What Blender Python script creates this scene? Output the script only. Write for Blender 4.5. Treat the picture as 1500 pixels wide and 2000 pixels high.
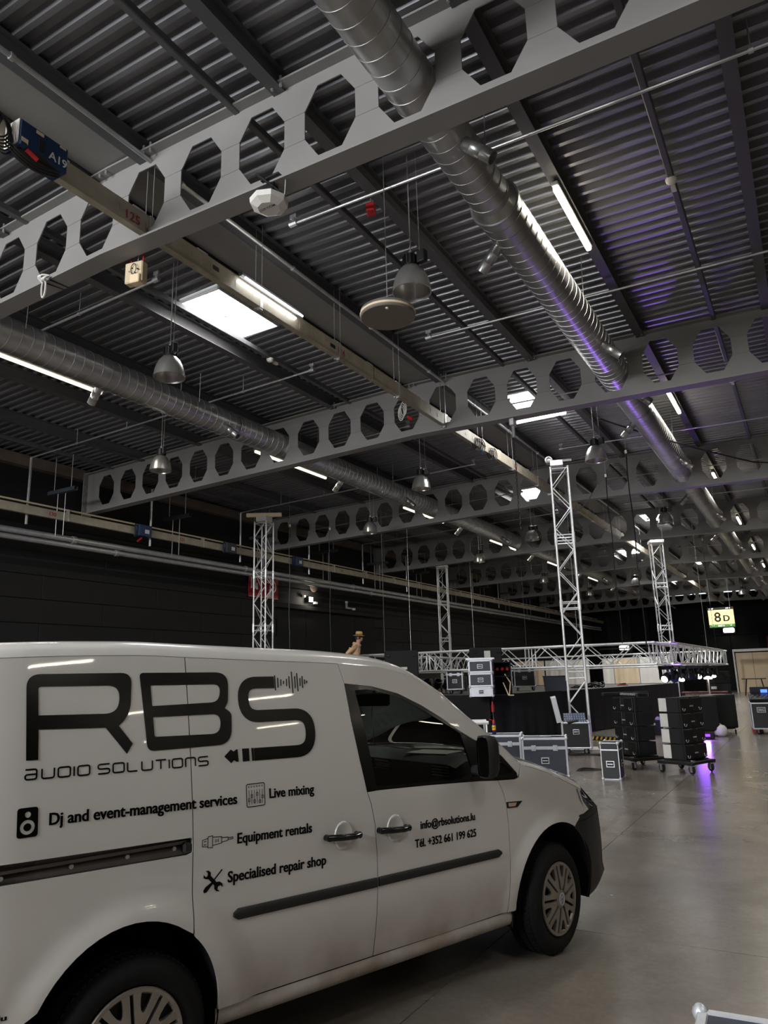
import bpy, bmesh, math, random
from mathutils import Vector, Matrix
from mathutils.geometry import delaunay_2d_cdt

for o in list(bpy.data.objects):
    bpy.data.objects.remove(o)
SC = bpy.context.scene
COL = SC.collection
random.seed(7)
PI = math.pi

# ------------------------------------------------------------------ camera
F, YAW, PITCH, ROLL, CAMH = 1419.6, 0.5231, 0.2229, 0.0284, 1.68
fw = Vector((-math.sin(YAW) * math.cos(PITCH), math.cos(YAW) * math.cos(PITCH), math.sin(PITCH)))
r0 = Vector((math.cos(YAW), math.sin(YAW), 0))
d0 = fw.cross(r0)
CR = r0 * math.cos(ROLL) + d0 * math.sin(ROLL)
CD = d0 * math.cos(ROLL) - r0 * math.sin(ROLL)
cam = bpy.data.cameras.new('camera')
cam.sensor_fit = 'VERTICAL'
cam.sensor_height = 36.0
cam.lens = F / 2000 * 36.0
cam.clip_start = 0.05
cam.clip_end = 300
camo = bpy.data.objects.new('camera', cam)
COL.objects.link(camo)
M = Matrix((CR, -CD, -fw)).transposed().to_4x4()
M.translation = Vector((0, 0, CAMH))
camo.matrix_world = M
SC.camera = camo

# ------------------------------------------------------------------ world, exposure
w = bpy.data.worlds.new('sky')
SC.world = w
w.use_nodes = True
bg = w.node_tree.nodes['Background']
bg.inputs[0].default_value = (0.86, 0.93, 1.0, 1)
bg.inputs[1].default_value = 1.6
SC.view_settings.view_transform = 'Standard'
SC.view_settings.look = 'None'
SC.view_settings.gamma = 1.0
SC.view_settings.use_curve_mapping = False
SC.view_settings.exposure = 0.0


def area(name, loc, sx, sy, power, col=(1, 1, 1), rot=(0, 0, 0), spread=PI):
    l = bpy.data.lights.new(name, 'AREA')
    l.shape = 'RECTANGLE'
    l.size, l.size_y, l.energy, l.color, l.spread = sx, sy, power, col, spread
    o = bpy.data.objects.new(name, l)
    o.location = loc
    o.rotation_euler = rot
    COL.objects.link(o)
    return o


# hall numbers
Y1, SP, XR, XL, XRW, YB, YF = 4.455, 7.071, -5.924, -15.346, 20.0, 60.5, -8.0
MS = 0.0257
ZB = 6.08            # underside of the beams at the ridge
ZD = 7.30            # underside of the roof deck at the ridge
def roof(x, z0):
    return z0 - MS * abs(x - XR)

# daylight falling through the roof lights (one row left of the ridge, one right of it, one far right)
SKY = [(-7.2, 7.85, 1), (-7.2, 21.95, 2), (-7.2, 36.1, 3), (-7.2, 50.2, 4), (-4.6, 14.2, 5), (-4.6, 28.3, 6), (-4.6, 42.5, 7),
       (-4.6, 0.3, 8), (3.4, 7.4, 9), (3.4, 0.6, 10), (3.4, 21.5, 11), (3.4, 35.6, 12)]
for sx, sy, n in SKY:
    area('daylight', (sx, sy, roof(sx, ZD) + 0.40), 0.74, 1.3, (90 if sy < 15 else 240) if sx > 0 else {1: 90, 3: 600, 4: 330, 6: 480, 7: 480}.get(n, 130), (1.0, 0.99, 0.97) if sx > 0 else (0.97, 0.985, 1.0))
# light added for the beam webs, set as unseen high windows behind the camera
GX, GW, GZ0, GZ1 = -7.6, 9.0, 4.5, 6.9
area('window_daylight', (GX, YF + 0.12, (GZ0 + GZ1) / 2), GW, GZ1 - GZ0, 2200, (0.96, 0.98, 1.0), (PI / 2, 0, 0))

# ------------------------------------------------------------------ materials
def lin(c):
    return tuple((v / 12.92 if v <= 0.04045 else ((v + 0.055) / 1.055) ** 2.4) for v in c)
def rgb(r, g, b):
    return lin((r / 255, g / 255, b / 255))
MATS = {}
def mat(name, col, rough=0.5, metal=0.0, var=0.12, vscale=6.0, bump=0.0, bscale=40.0, coat=0.0, spec=0.5, stretch=None):
    m = bpy.data.materials.new(name)
    m.use_nodes = True
    nt = m.node_tree
    b = nt.nodes['Principled BSDF']
    b.inputs['Roughness'].default_value = rough
    b.inputs['Metallic'].default_value = metal
    b.inputs['Coat Weight'].default_value = coat
    b.inputs['Coat Roughness'].default_value = 0.03
    b.inputs['Specular IOR Level'].default_value = spec
    tc = nt.nodes.new('ShaderNodeTexCoord')
    mp = nt.nodes.new('ShaderNodeMapping')
    if stretch:
        mp.inputs['Scale'].default_value = stretch
    nt.links.new(tc.outputs['Object'], mp.inputs['Vector'])
    n = nt.nodes.new('ShaderNodeTexNoise')
    n.inputs['Scale'].default_value = vscale
    n.inputs['Detail'].default_value = 4
    nt.links.new(mp.outputs[0], n.inputs['Vector'])
    cr = nt.nodes.new('ShaderNodeValToRGB')
    cr.color_ramp.elements[0].position = 0.3
    cr.color_ramp.elements[1].position = 0.7
    cr.color_ramp.elements[0].color = tuple(max(0, c * (1 - var)) for c in col) + (1,)
    cr.color_ramp.elements[1].color = tuple(min(1, c * (1 + var)) for c in col) + (1,)
    nt.links.new(n.outputs['Fac'], cr.inputs[0])
    nt.links.new(cr.outputs[0], b.inputs['Base Color'])
    if bump:
        n2 = nt.nodes.new('ShaderNodeTexNoise')
        n2.inputs['Scale'].default_value = bscale
        nt.links.new(mp.outputs[0], n2.inputs['Vector'])
        bp = nt.nodes.new('ShaderNodeBump')
        bp.inputs['Strength'].default_value = bump
        bp.inputs['Distance'].default_value = 0.01
        nt.links.new(n2.outputs['Fac'], bp.inputs['Height'])
        nt.links.new(bp.outputs[0], b.inputs['Normal'])
    MATS[name] = m
    return m
def emat(name, col, strength):
    m = bpy.data.materials.new(name)
    m.use_nodes = True
    b = m.node_tree.nodes['Principled BSDF']
    b.inputs['Base Color'].default_value = col + (1,)
    b.inputs['Emission Color'].default_value = col + (1,)
    b.inputs['Emission Strength'].default_value = strength
    MATS[name] = m
    return m
def gmat(name, col, rough=0.0, mix=0.85):
    # thin pane: mostly transparent, mirror-like towards grazing angles
    m = bpy.data.materials.new(name)
    m.use_nodes = True
    nt = m.node_tree
    for n in list(nt.nodes):
        nt.nodes.remove(n)
    out = nt.nodes.new('ShaderNodeOutputMaterial')
    tr = nt.nodes.new('ShaderNodeBsdfTransparent')
    tr.inputs[0].default_value = col + (1,)
    gl = nt.nodes.new('ShaderNodeBsdfGlossy')
    gl.inputs['Roughness'].default_value = rough
    fr = nt.nodes.new('ShaderNodeFresnel')
    fr.inputs[0].default_value = 1.5
    mx = nt.nodes.new('ShaderNodeMixShader')
    nt.links.new(fr.outputs[0], mx.inputs[0])
    nt.links.new(tr.outputs[0], mx.inputs[1])
    nt.links.new(gl.outputs[0], mx.inputs[2])
    nt.links.new(mx.outputs[0], out.inputs[0])
    MATS[name] = m
    return m

M_beam = mat('beam_paint', rgb(132, 130, 128), 0.55, 0, 0.05, 2.0)
M_purlin = mat('purlin_paint', rgb(84, 84, 86), 0.5, 0, 0.08, 2.0)
M_deck = mat('deck_sheet', rgb(140, 140, 144), 0.36, 0.5, 0.12, 1.5, stretch=(0.3, 2, 1))
M_duct = mat('galvanised_duct', rgb(178, 178, 178), 0.34, 0.8, 0.16, 3.0, 0.05, 30)
M_galv = mat('galvanised_steel', rgb(182, 182, 182), 0.38, 0.65, 0.12, 8.0)
M_alu = mat('brushed_aluminium', rgb(232, 232, 232), 0.36, 0.45, 0.07, 12.0)
M_alub = mat('aluminium_edge', rgb(208, 210, 216), 0.4, 0.55, 0.06, 12.0)
M_wallb = mat('black_wall_panel', rgb(17, 16, 16), 0.75, 0, 0.15, 3.0)
M_wallk = mat('black_wall_paint', rgb(11, 11, 11), 0.85, 0, 0.2, 3.0)
M_wallg = mat('concrete_edge_beam', rgb(96, 84, 74), 0.85, 0, 0.2, 2.0)
M_black = mat('black_plastic', rgb(20, 20, 21), 0.45, 0, 0.2, 10.0)
M_blackm = mat('black_matt', rgb(14, 14, 15), 0.75, 0, 0.25, 10.0)
M_rub = mat('black_rubber', rgb(22, 22, 23), 0.7, 0, 0.2, 20.0)
M_white = mat('white_plastic', rgb(214, 211, 205), 0.45, 0, 0.04, 8.0)
M_rail = mat('painted_trunking', rgb(158, 150, 134), 0.5, 0.15, 0.14, 5.0)
M_bluebox = mat('blue_hoist_box', rgb(22, 48, 84), 0.38, 0.1, 0.12, 6.0)
M_red = mat('red_plastic', rgb(170, 28, 32), 0.45, 0, 0.1, 10.0)
M_redp = mat('red_print', rgb(150, 40, 38), 0.6, 0, 0.05, 10.0)
M_tan = mat('beige_box', rgb(196, 180, 150), 0.6, 0, 0.08, 10.0)
M_case = mat('black_laminate', rgb(20, 20, 22), 0.5, 0, 0.2, 30.0, 0.15, 300)
M_caseg = mat('slate_blue_laminate', rgb(52, 56, 68), 0.5, 0, 0.12, 10.0)
M_drape = mat('black_drape', rgb(16, 15, 17), 0.9, 0, 0.3, 5.0)
M_stage = mat('stage_deck', rgb(74, 70, 66), 0.6, 0, 0.2, 3.0)
M_yel = mat('yellow_tape', rgb(200, 160, 40), 0.6, 0, 0.1, 8.0)
M_cream = mat('cream_curtain', rgb(222, 200, 168), 0.85, 0, 0.06, 2.0)
M_wcur = mat('white_curtain', rgb(226, 222, 214), 0.85, 0, 0.05, 2.0)
M_lampal = mat('spun_aluminium', rgb(214, 212, 208), 0.28, 0.88, 0.08, 5.0)
M_disc = mat('grey_grille', rgb(120, 112, 102), 0.6, 0.1, 0.06, 20.0)
M_glow = emat('tube_glow', rgb(255, 243, 216), 22.0)
M_glowl = emat('dim_tube_glow', rgb(255, 240, 210), 2.2)
M_glowc = emat('led_glow', rgb(255, 255, 255), 12.0)
M_skyl = emat('daylit_dome', rgb(246, 250, 255), 5.0)
M_pane = emat('added_window_glow', rgb(246, 250, 255), 2.0)  # glow of the added window band behind the camera
M_sign = emat('lit_sign', rgb(250, 214, 140), 0.85)
M_green = emat('lit_green_strip', rgb(70, 120, 60), 0.5)
M_inkb = mat('black_print', rgb(12, 12, 12), 0.4, 0, 0.05, 10.0)
M_spot = emat('lamp_lens', rgb(255, 250, 240), 7.0)
M_purple = emat('violet_led', (0.22, 0.05, 0.9), 2.0)

# ------------------------------------------------------------------ mesh helpers
class MB:
    """collects shapes, build() links them as one mesh object"""
    def __init__(s):
        s.v, s.f = [], []
    def add(s, vs, fs):
        n = len(s.v)
        s.v += [tuple(p) for p in vs]
        s.f += [tuple(i + n for i in q) for q in fs]
        return s
    def box(s, c, d, rz=0.0, bev=0.0, m=None):
        x, y, z = d[0] / 2, d[1] / 2, d[2] / 2
        if bev:
            b = min(bev, x * .9, y * .9, z * .9)
            vs, fs = [], []
            for sz in (-1, 1):
                for (ix, iy, iz) in ((x, y, z - b), (x - b, y - b, z)):
                    ring = []
                    e = b if ix == x else 0
                    pts = [(-ix + e, -iy), (ix - e, -iy), (ix, -iy + e), (ix, iy - e), (ix - e, iy), (-ix + e, iy), (-ix, iy - e), (-ix, -iy + e)]
                    vs += [(px, py, sz * iz) for px, py in pts]
            # rings: 0 = low outer, 1 = low cap, 2 = high outer, 3 = high cap
            for a, b2 in ((1, 0), (0, 2), (2, 3)):
                for i in range(8):
                    j = (i + 1) % 8
                    fs.append((a * 8 + i, a * 8 + j, b2 * 8 + j, b2 * 8 + i))
            fs.append(tuple(8 + i for i in range(7, -1, -1)))
            fs.append(tuple(24 + i for i in range(8)))
        else:
            vs = [(-x, -y, -z), (x, -y, -z), (x, y, -z), (-x, y, -z), (-x, -y, z), (x, -y, z), (x, y, z), (-x, y, z)]
            fs = [(0, 3, 2, 1), (4, 5, 6, 7), (0, 1, 5, 4), (1, 2, 6, 5), (2, 3, 7, 6), (3, 0, 4, 7)]
        if m is not None:
            vs = [m @ Vector(p) for p in vs]
        else:
            ca, sa = math.cos(rz), math.sin(rz)
            vs = [(c[0] + p[0] * ca - p[1] * sa, c[1] + p[0] * sa + p[1] * ca, c[2] + p[2]) for p in vs]
        return s.add(vs, fs)
    def tube(s, a, b, r, n=8, r2=None, cap=True):
        a, b = Vector(a), Vector(b)
        r2 = r if r2 is None else r2
        d = (b - a)
        if d.length < 1e-9:
            return s
        d.normalize()
        u = d.orthogonal().normalized()
        w_ = d.cross(u)
        vs, fs = [], []
        for p, rr in ((a, r), (b, r2)):
            for i in range(n):
                t = 2 * PI * i / n
                vs.append(p + (u * math.cos(t) + w_ * math.sin(t)) * rr)
        for i in range(n):
            j = (i + 1) % n
            fs.append((i, j, n + j, n + i))
        if cap:
            fs.append(tuple(range(n - 1, -1, -1)))
            fs.append(tuple(range(n, 2 * n)))
        return s.add(vs, fs)
    def path(s, pts, r, n=6, closed=False):
        pts = [Vector(p) for p in pts]
        k = len(pts)
        vs, fs = [], []
        u = None
        for i, p in enumerate(pts):
            a = pts[(i - 1) % k] if (closed or i > 0) else p
            b = pts[(i + 1) % k] if (closed or i < k - 1) else p
            d = (b - a).normalized()
            if u is None:
                u = d.orthogonal().normalized()
            u = (u - d * u.dot(d)).normalized()
            w_ = d.cross(u)
            for j in range(n):
                t = 2 * PI * j / n
                vs.append(p + (u * math.cos(t) + w_ * math.sin(t)) * r)
        for i in range(k if closed else k - 1):
            a, b = i * n, ((i + 1) % k) * n
            for j in range(n):
                q = (j + 1) % n
                fs.append((a + j, a + q, b + q, b + j))
        if not closed:
            fs.append(tuple(range(n - 1, -1, -1)))
            fs.append(tuple((k - 1) * n + j for j in range(n)))
        return s.add(vs, fs)
    def lathe(s, prof, n=24, m=None, close=False):
        # prof: (radius, height) about local z
        vs, fs = [], []
        for r, z in prof:
            for i in range(n):
                t = 2 * PI * i / n
                vs.append(Vector((r * math.cos(t), r * math.sin(t), z)))
        k = len(prof)
        for a in range(k if close else k - 1):
            b = (a + 1) % k
            for i in range(n):
                j = (i + 1) % n
                fs.append((a * n + i, a * n + j, b * n + j, b * n + i))
        if m is not None:
            vs = [m @ p for p in vs]
        return s.add(vs, fs)
    def prism(s, poly, z0, z1, m=None):
        # poly: 2-D outline (x, y) counter-clockwise, extruded along z
        n = len(poly)
        vs = [Vector((p[0], p[1], z0)) for p in poly] + [Vector((p[0], p[1], z1)) for p in poly]
        fs = [tuple(range(n - 1, -1, -1)), tuple(range(n, 2 * n))]
        for i in range(n):
            j = (i + 1) % n
            fs.append((i, j, n + j, n + i))
        if m is not None:
            vs = [m @ p for p in vs]
        return s.add(vs, fs)
    def mesh(s, name, material, smooth=None):
        me = bpy.data.meshes.new(name)
        me.from_pydata(s.v, [], s.f)
        me.update()
        if material is not None:
            me.materials.append(material)
        if smooth is not None:
            me.shade_smooth()
            me.set_sharp_from_angle(angle=math.radians(smooth))
        return me
    def build(s, name, material, parent=None, smooth=None, loc=None):
        return link(name, s.mesh(name, material, smooth), parent, loc)
def link(name, me, parent=None, loc=None):
    o = bpy.data.objects.new(name, me)
    COL.objects.link(o)
    if parent is not None:
        o.parent = parent
    if loc is not None:
        o.location = loc
    return o
def tag(o, label=None, cat=None, group=None, kind=None):
    if label: o['label'] = label
    if cat: o['category'] = cat
    if group: o['group'] = group
    if kind: o['kind'] = kind
    return o
def thing(name, label, cat, loc=(0, 0, 0), rz=0.0, group=None):
    o = bpy.data.objects.new(name, None)
    o.empty_display_size = 0.1
    COL.objects.link(o)
    o.location = loc
    o.rotation_euler = (0, 0, rz)
    return tag(o, label, cat, group)
def kids(o):
    return [c for c in bpy.data.objects if c.parent == o]
def dup(root, loc, rz=None, label=None, group=None):
    def cp(o, par):
        c = o.copy()
        COL.objects.link(c)
        c.parent = par
        for ch in kids(o):
            cp(ch, c)
        return c
    r = cp(root, None)
    r.location = loc
    if rz is not None:
        r.rotation_euler = (0, 0, rz)
    return tag(r, label, None, group)
def ray(u, v):
    return CR * ((u - 750) / F) + CD * ((v - 1000) / F) + fw
def atZ(u, v, z):
    q = ray(u, v)
    return q * ((z - CAMH) / q.z) + Vector((0, 0, CAMH))
def atY(u, v, y):
    q = ray(u, v)
    return q * (y / q.y) + Vector((0, 0, CAMH))
def catenary(a, b, sag, n=14):
    a, b = Vector(a), Vector(b)
    return [a.lerp(b, i / n) - Vector((0, 0, sag * 4 * (i / n) * (1 - i / n))) for i in range(n + 1)]
def text_mesh(s, width=None, height=None, font_bold=False, ext=0.0):
    """flat lettering as (verts2d, faces), scaled to a width and a capital height"""
    def raw(t):
        c = bpy.data.curves.new('lettering', 'FONT')
        c.body = t
        c.resolution_u = 3
        if font_bold: c.offset = 0.016
        o = bpy.data.objects.new('lettering', c)
        COL.objects.link(o)
        bpy.context.view_layer.update()
        dg = bpy.context.evaluated_depsgraph_get()
        me = o.evaluated_get(dg).to_mesh()
        vs = [(v.co.x, v.co.y) for v in me.vertices]
        fs = [tuple(p.vertices) for p in me.polygons]
        o.evaluated_get(dg).to_mesh_clear()
        bpy.data.objects.remove(o)
        bpy.data.curves.remove(c)
        return vs, fs
    vs, fs = raw(s)
    hv, _ = raw('H')
    ch = max(p[1] for p in hv)
    x0, x1 = min(p[0] for p in vs), max(p[0] for p in vs)
    ky = (height / ch) if height else 1
    kx = (width / (x1 - x0)) if width else ky
    return [((p[0] - x0) * kx, p[1] * ky) for p in vs], fs
# ================================================================== the hall
# ---- floor: concrete slabs between sawn joints
M_floor = bpy.data.materials.new('polished_concrete')
M_floor.use_nodes = True
_nt = M_floor.node_tree
_b = _nt.nodes['Principled BSDF']
_tc = _nt.nodes.new('ShaderNodeNewGeometry')
_cols = []
for sc, a, b in ((0.55, rgb(112, 105, 96), rgb(134, 126, 116)), (2.2, (0.90, 0.895, 0.89), (1.06, 1.055, 1.05)), (26.0, (0.93, 0.93, 0.93), (1.05, 1.05, 1.05))):
    n = _nt.nodes.new('ShaderNodeTexNoise')
    n.inputs['Scale'].default_value = sc
    n.inputs['Detail'].default_value = 6
    n.inputs['Distortion'].default_value = 0.6
    _nt.links.new(_tc.outputs['Position'], n.inputs['Vector'])
    c = _nt.nodes.new('ShaderNodeValToRGB')
    c.color_ramp.elements[0].position = 0.36
    c.color_ramp.elements[1].position = 0.66
    c.color_ramp.elements[0].color = a + (1,)
    c.color_ramp.elements[1].color = b + (1,)
    _nt.links.new(n.outputs['Fac'], c.inputs[0])
    _cols.append((c, n))
_prev = _cols[0][0].outputs[0]
for c, n in _cols[1:]:
    mx = _nt.nodes.new('ShaderNodeMixRGB')
    mx.blend_type = 'MULTIPLY'
    mx.inputs[0].default_value = 1
    _nt.links.new(_prev, mx.inputs[1])
    _nt.links.new(c.outputs[0], mx.inputs[2])
    _prev = mx.outputs[0]
_nt.links.new(_prev, _b.inputs['Base Color'])
_rr = _nt.nodes.new('ShaderNodeMapRange')
_rr.inputs['To Min'].default_value = 0.21
_rr.inputs['To Max'].default_value = 0.30
_nt.links.new(_cols[1][1].outputs['Fac'], _rr.inputs['Value'])
_nt.links.new(_rr.outputs[0], _b.inputs['Roughness'])
_b.inputs['Specular IOR Level'].default_value = 0.55
_bp = _nt.nodes.new('ShaderNodeBump')
_bp.inputs['Strength'].default_value = 0.03
_bp.inputs['Distance'].default_value = 0.02
_nt.links.new(_cols[1][1].outputs['Fac'], _bp.inputs['Height'])
_nt.links.new(_bp.outputs[0], _b.inputs['Normal'])
floor = MB().box(((XL + XRW) / 2, (YF + YB) / 2, -0.16), (XRW - XL + 0.6, YB - YF + 0.6, 0.2)).build('floor', M_blackm)
tag(floor, kind='structure')
jx = [XL - 0.3, -9.1, -2.03, 5.04, XRW + 0.3]
jy = [YF - 0.3, -1.83, 5.24, 15.9, 26.5, 37.1, 47.7, YB + 0.3]
for i in range(len(jx) - 1):
    for j in range(len(jy) - 1):
        x0, x1, y0, y1 = jx[i] + .003, jx[i + 1] - .003, jy[j] + .003, jy[j + 1] - .003
        MB().box(((x0 + x1) / 2, (y0 + y1) / 2, -0.03), (x1 - x0, y1 - y0, 0.06)).build('slab', M_floor, floor)

# ---- ceiling: trapezoidal deck, purlins, ridge plate
PITCHR = 0.19
holes = [(sx - .39, sx + .39, sy - .69, sy + .69) for sx, sy, n in SKY]
mb = MB()
prof = [(0.0, 0.0), (0.05, 0.0), (0.075, 0.075), (0.165, 0.075), (0.19, 0.0)]
ny = int((YB - YF) / PITCHR)
for side in (0, 1):
    xa, xb = (XL - .2, XR) if side == 0 else (XR, XRW + .2)
    for k in range(ny + 1):
        for (p0, z0), (p1, z1) in zip(prof[:-1], prof[1:]):
            y0, y1 = YF + k * PITCHR + p0, YF + k * PITCHR + p1
            cuts = [xa, xb]
            segs = [(xa, xb)]
            for hx0, hx1, hy0, hy1 in holes:
                if y1 > hy0 and y0 < hy1 and hx0 > xa and hx1 < xb:
                    ns = []
                    for a, b in segs:
                        if hx0 > a and hx1 < b:
                            ns += [(a, hx0), (hx1, b)]
                        else:
                            ns.append((a, b))
                    segs = ns
            for a, b in segs:
                mb.add([(a, y0, roof(a, ZD) + z0), (b, y0, roof(b, ZD) + z0), (b, y1, roof(b, ZD) + z1), (a, y1, roof(a, ZD) + z1)], [(0, 3, 2, 1)])
ceiling = mb.build('ceiling', M_deck)
tag(ceiling, kind='structure')
def ibeam(name, x, z_top, hgt, wid, m, par, y0=YF, y1=YB, tf=0.014, tw=0.01):
    b = MB()
    L = y1 - y0
    b.box((0, 0, -tf / 2), (wid, L, tf)).box((0, 0, -hgt + tf / 2), (wid, L, tf)).box((0, 0, -hgt / 2), (tw, L, hgt - 2 * tf))
    return b.build(name, m, par, loc=(x, (y0 + y1) / 2, z_top))
for x in (-13.35, -11.5, -9.67, -7.83, -3.63, -1.79, 0.04, 1.87, 4.9, 6.2, 7.6, 9.4, 11.2, 13.0, 14.8, 16.6, 18.4):
    ibeam('purlin', x, roof(x, ZD), 0.22, 0.13, M_purlin, ceiling)
for x in (-6.17, -5.44):
    ibeam('ridge_purlin', x, roof(x, ZD), 0.24, 0.12, M_purlin, ceiling)
for x in (-14.4, -7.42, -4.15, -0.68, 2.8):
    MB().box((0, 0, 0), (0.07, YB - YF, 0.09), bev=.01).build('tie_rail', M_purlin, ceiling, loc=(x, (YF + YB) / 2, roof(x, 7.135)))
MB().box((0, 0, 0), (0.66, YB - YF, 0.01)).build('ridge_plate', M_beam, ceiling, loc=(-5.805, (YF + YB) / 2, 7.14))
# ---- roof lights
for sx, sy, n in SKY:
    z = roof(sx, ZD)
    t = tag(thing('window_%d' % n, None, None, (sx, sy, z)), kind='structure')
    b = MB()
    for dx in (-1, 1):
        b.box((dx * .395, 0, .2), (.02, 1.4, .42)).box((0, dx * .69, .2), (.79, .02, .42))
    b.build('upstand', M_white, t)
    b = MB()
    for dx in (-1, 1):
        b.box((dx * .40, 0, .43), (.05, 1.44, .04)).box((0, dx * .70, .43), (.84, .05, .04))
    b.build('frame', M_alub, t)
    MB().lathe([(0.0, .60), (.3, .585), (.5, .53), (.62, .45)], 24, Matrix.Diagonal((.66, 1.16, 1, 1))).build('dome_pane', M_skyl, t, 40)
    if n in (1, 2, 5):
        MB().box((-.1, 0, .1), (.06, .06, .22)).tube((-.1, 0, .2), (.3, .3, .32), .012).tube((-.1, 0, .2), (.3, -.25, .32), .012).box((-.1, .0, -.02), (.03, .03, .06)).build('opener', M_alub, t)

# ---- walls
wl = MB().box((XL - .35, (YF + YB) / 2, 3.55), (.3, YB - YF + .6, 7.3)).build('wall_left', M_wallk)
tag(wl, kind='structure')
PW, PH = 3.5, 0.56
pm_ = MB().box((0, 0, 0), (.06, PW - .012, PH - .012), bev=.006).mesh('panel', M_wallb)
for rowi in range(9):
    off = 1.75 if rowi % 2 else 0.0
    y = 0.2 + off
    while y < YB - PW / 2:
        zz_ = 4.23 + .56 - PH / 2 - rowi * PH
        if not (19.5 < y < 25.9 and zz_ < 4.2):
            link('panel', pm_, wl, (XL - .19, y, zz_))
        y += PW
MB().box((XL - .12, (YF + YB) / 2, 6.85), (.25, YB - YF, .26)).build('edge_beam', M_wallg, wl)
tag(MB().box(((XL + XRW) / 2, YB + .2, 3.55), (XRW - XL + 1, .3, 7.3)).build('wall_back', M_wallk), kind='structure')
_x0, _x1 = GX - GW / 2, GX + GW / 2
tag(MB().box(((XL - .5 + _x0) / 2, YF - .2, 3.55), (_x0 - XL + .5, .3, 7.3)).box(((_x1 + XRW + .5) / 2, YF - .2, 3.55), (XRW + .5 - _x1, .3, 7.3)).box((GX, YF - .2, (GZ1 + 7.3) / 2), (GW, .3, 7.3 - GZ1)).box((GX, YF - .2, GZ0 / 2), (GW, .3, GZ0)).build('wall_front', M_wallg), kind='structure')
t = tag(thing('window_15', None, None, (GX, YF - .2, GZ0)), kind='structure')  # unseen window band, added to carry the light on the beams
for k in range(6):
    MB().box((-GW / 2 + (k + .5) * GW / 6, 0, (GZ1 - GZ0) / 2), (GW / 6 - .06, .02, GZ1 - GZ0 - .06)).build('pane', M_pane, t)
for k in range(7):
    MB().box((-GW / 2 + k * GW / 6, 0, (GZ1 - GZ0) / 2), (.06, .1, GZ1 - GZ0)).build('mullion', M_white, t)
wr = tag(MB().box((XRW + .35, (YF + YB) / 2, 3.55), (.3, YB - YF + .6, 7.3)).build('wall_right', mat('grey_wall', rgb(120, 114, 106), .8)), kind='structure')
# dark folding door in the left wall with its track
d1 = tag(thing('door_1', None, None, (XL - .17, 22.7, 0)), kind='structure')
for k in range(4):
    MB().box((0, -2.4 + k * 1.6, 2.0), (.05, 1.58, 4.0), bev=.01).build('leaf', M_wallk, d1)
MB().box((.08, .2, 4.14), (.12, 7.2, .14)).build('track', M_wallb, d1)
# back wall doors, columns
d2 = tag(thing('door_2', None, None, (-5.4, YB - .0, 0)), kind='structure')
for k in range(2):
    l = MB().box((-.95 + k * 1.9, 0, 2.0), (1.86, .06, 4.0), bev=.01).build('leaf', M_wallb, d2)
    MB().tube((-.95 + k * 1.9 - .6, -.06, 1.05), (-.95 + k * 1.9 + .6, -.06, 1.05), .03).build('push_bar', M_galv, l)
    MB().box((-.95 + k * 1.9, -.04, 2.4), (.28, .01, .12)).build('door_plate', M_white, l)
MB().box((0, -.05, 4.08), (3.9, .1, .12)).build('lintel', M_wallb, d2)
for i, x in enumerate((-14.2, -12.6, -11.2, -9.4, -1.8)):
    tag(MB().box((0, 0, 3.4), (.28, .3, 6.8), bev=.01).build('trim_%d' % (i + 1), M_wallb, loc=(x, YB - .12, 0)), kind='structure')
t = thing('wall_pipe', 'thin pale pipe running across the black back wall at mid height', 'pipe', (-10.4, YB - .45, 3.35))
MB().tube((-4.6, 0, 0), (2.2, 0, 0), .05, 8).build('pipe', M_galv, t, 40)
b = MB()
for x in (-4, -1.5, 1.2): b.box((x, .2, 0), (.05, .42, .05))
b.build('bracket', M_galv, t)
tag(MB().box((0, 0, 1.9), (1.6, .3, 3.8), bev=.01).build('trim_8', mat('red_brick_face', rgb(112, 62, 54), .85, 0, .25, 5), loc=(-2.2, YB - .1, 0)), kind='structure')

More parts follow.
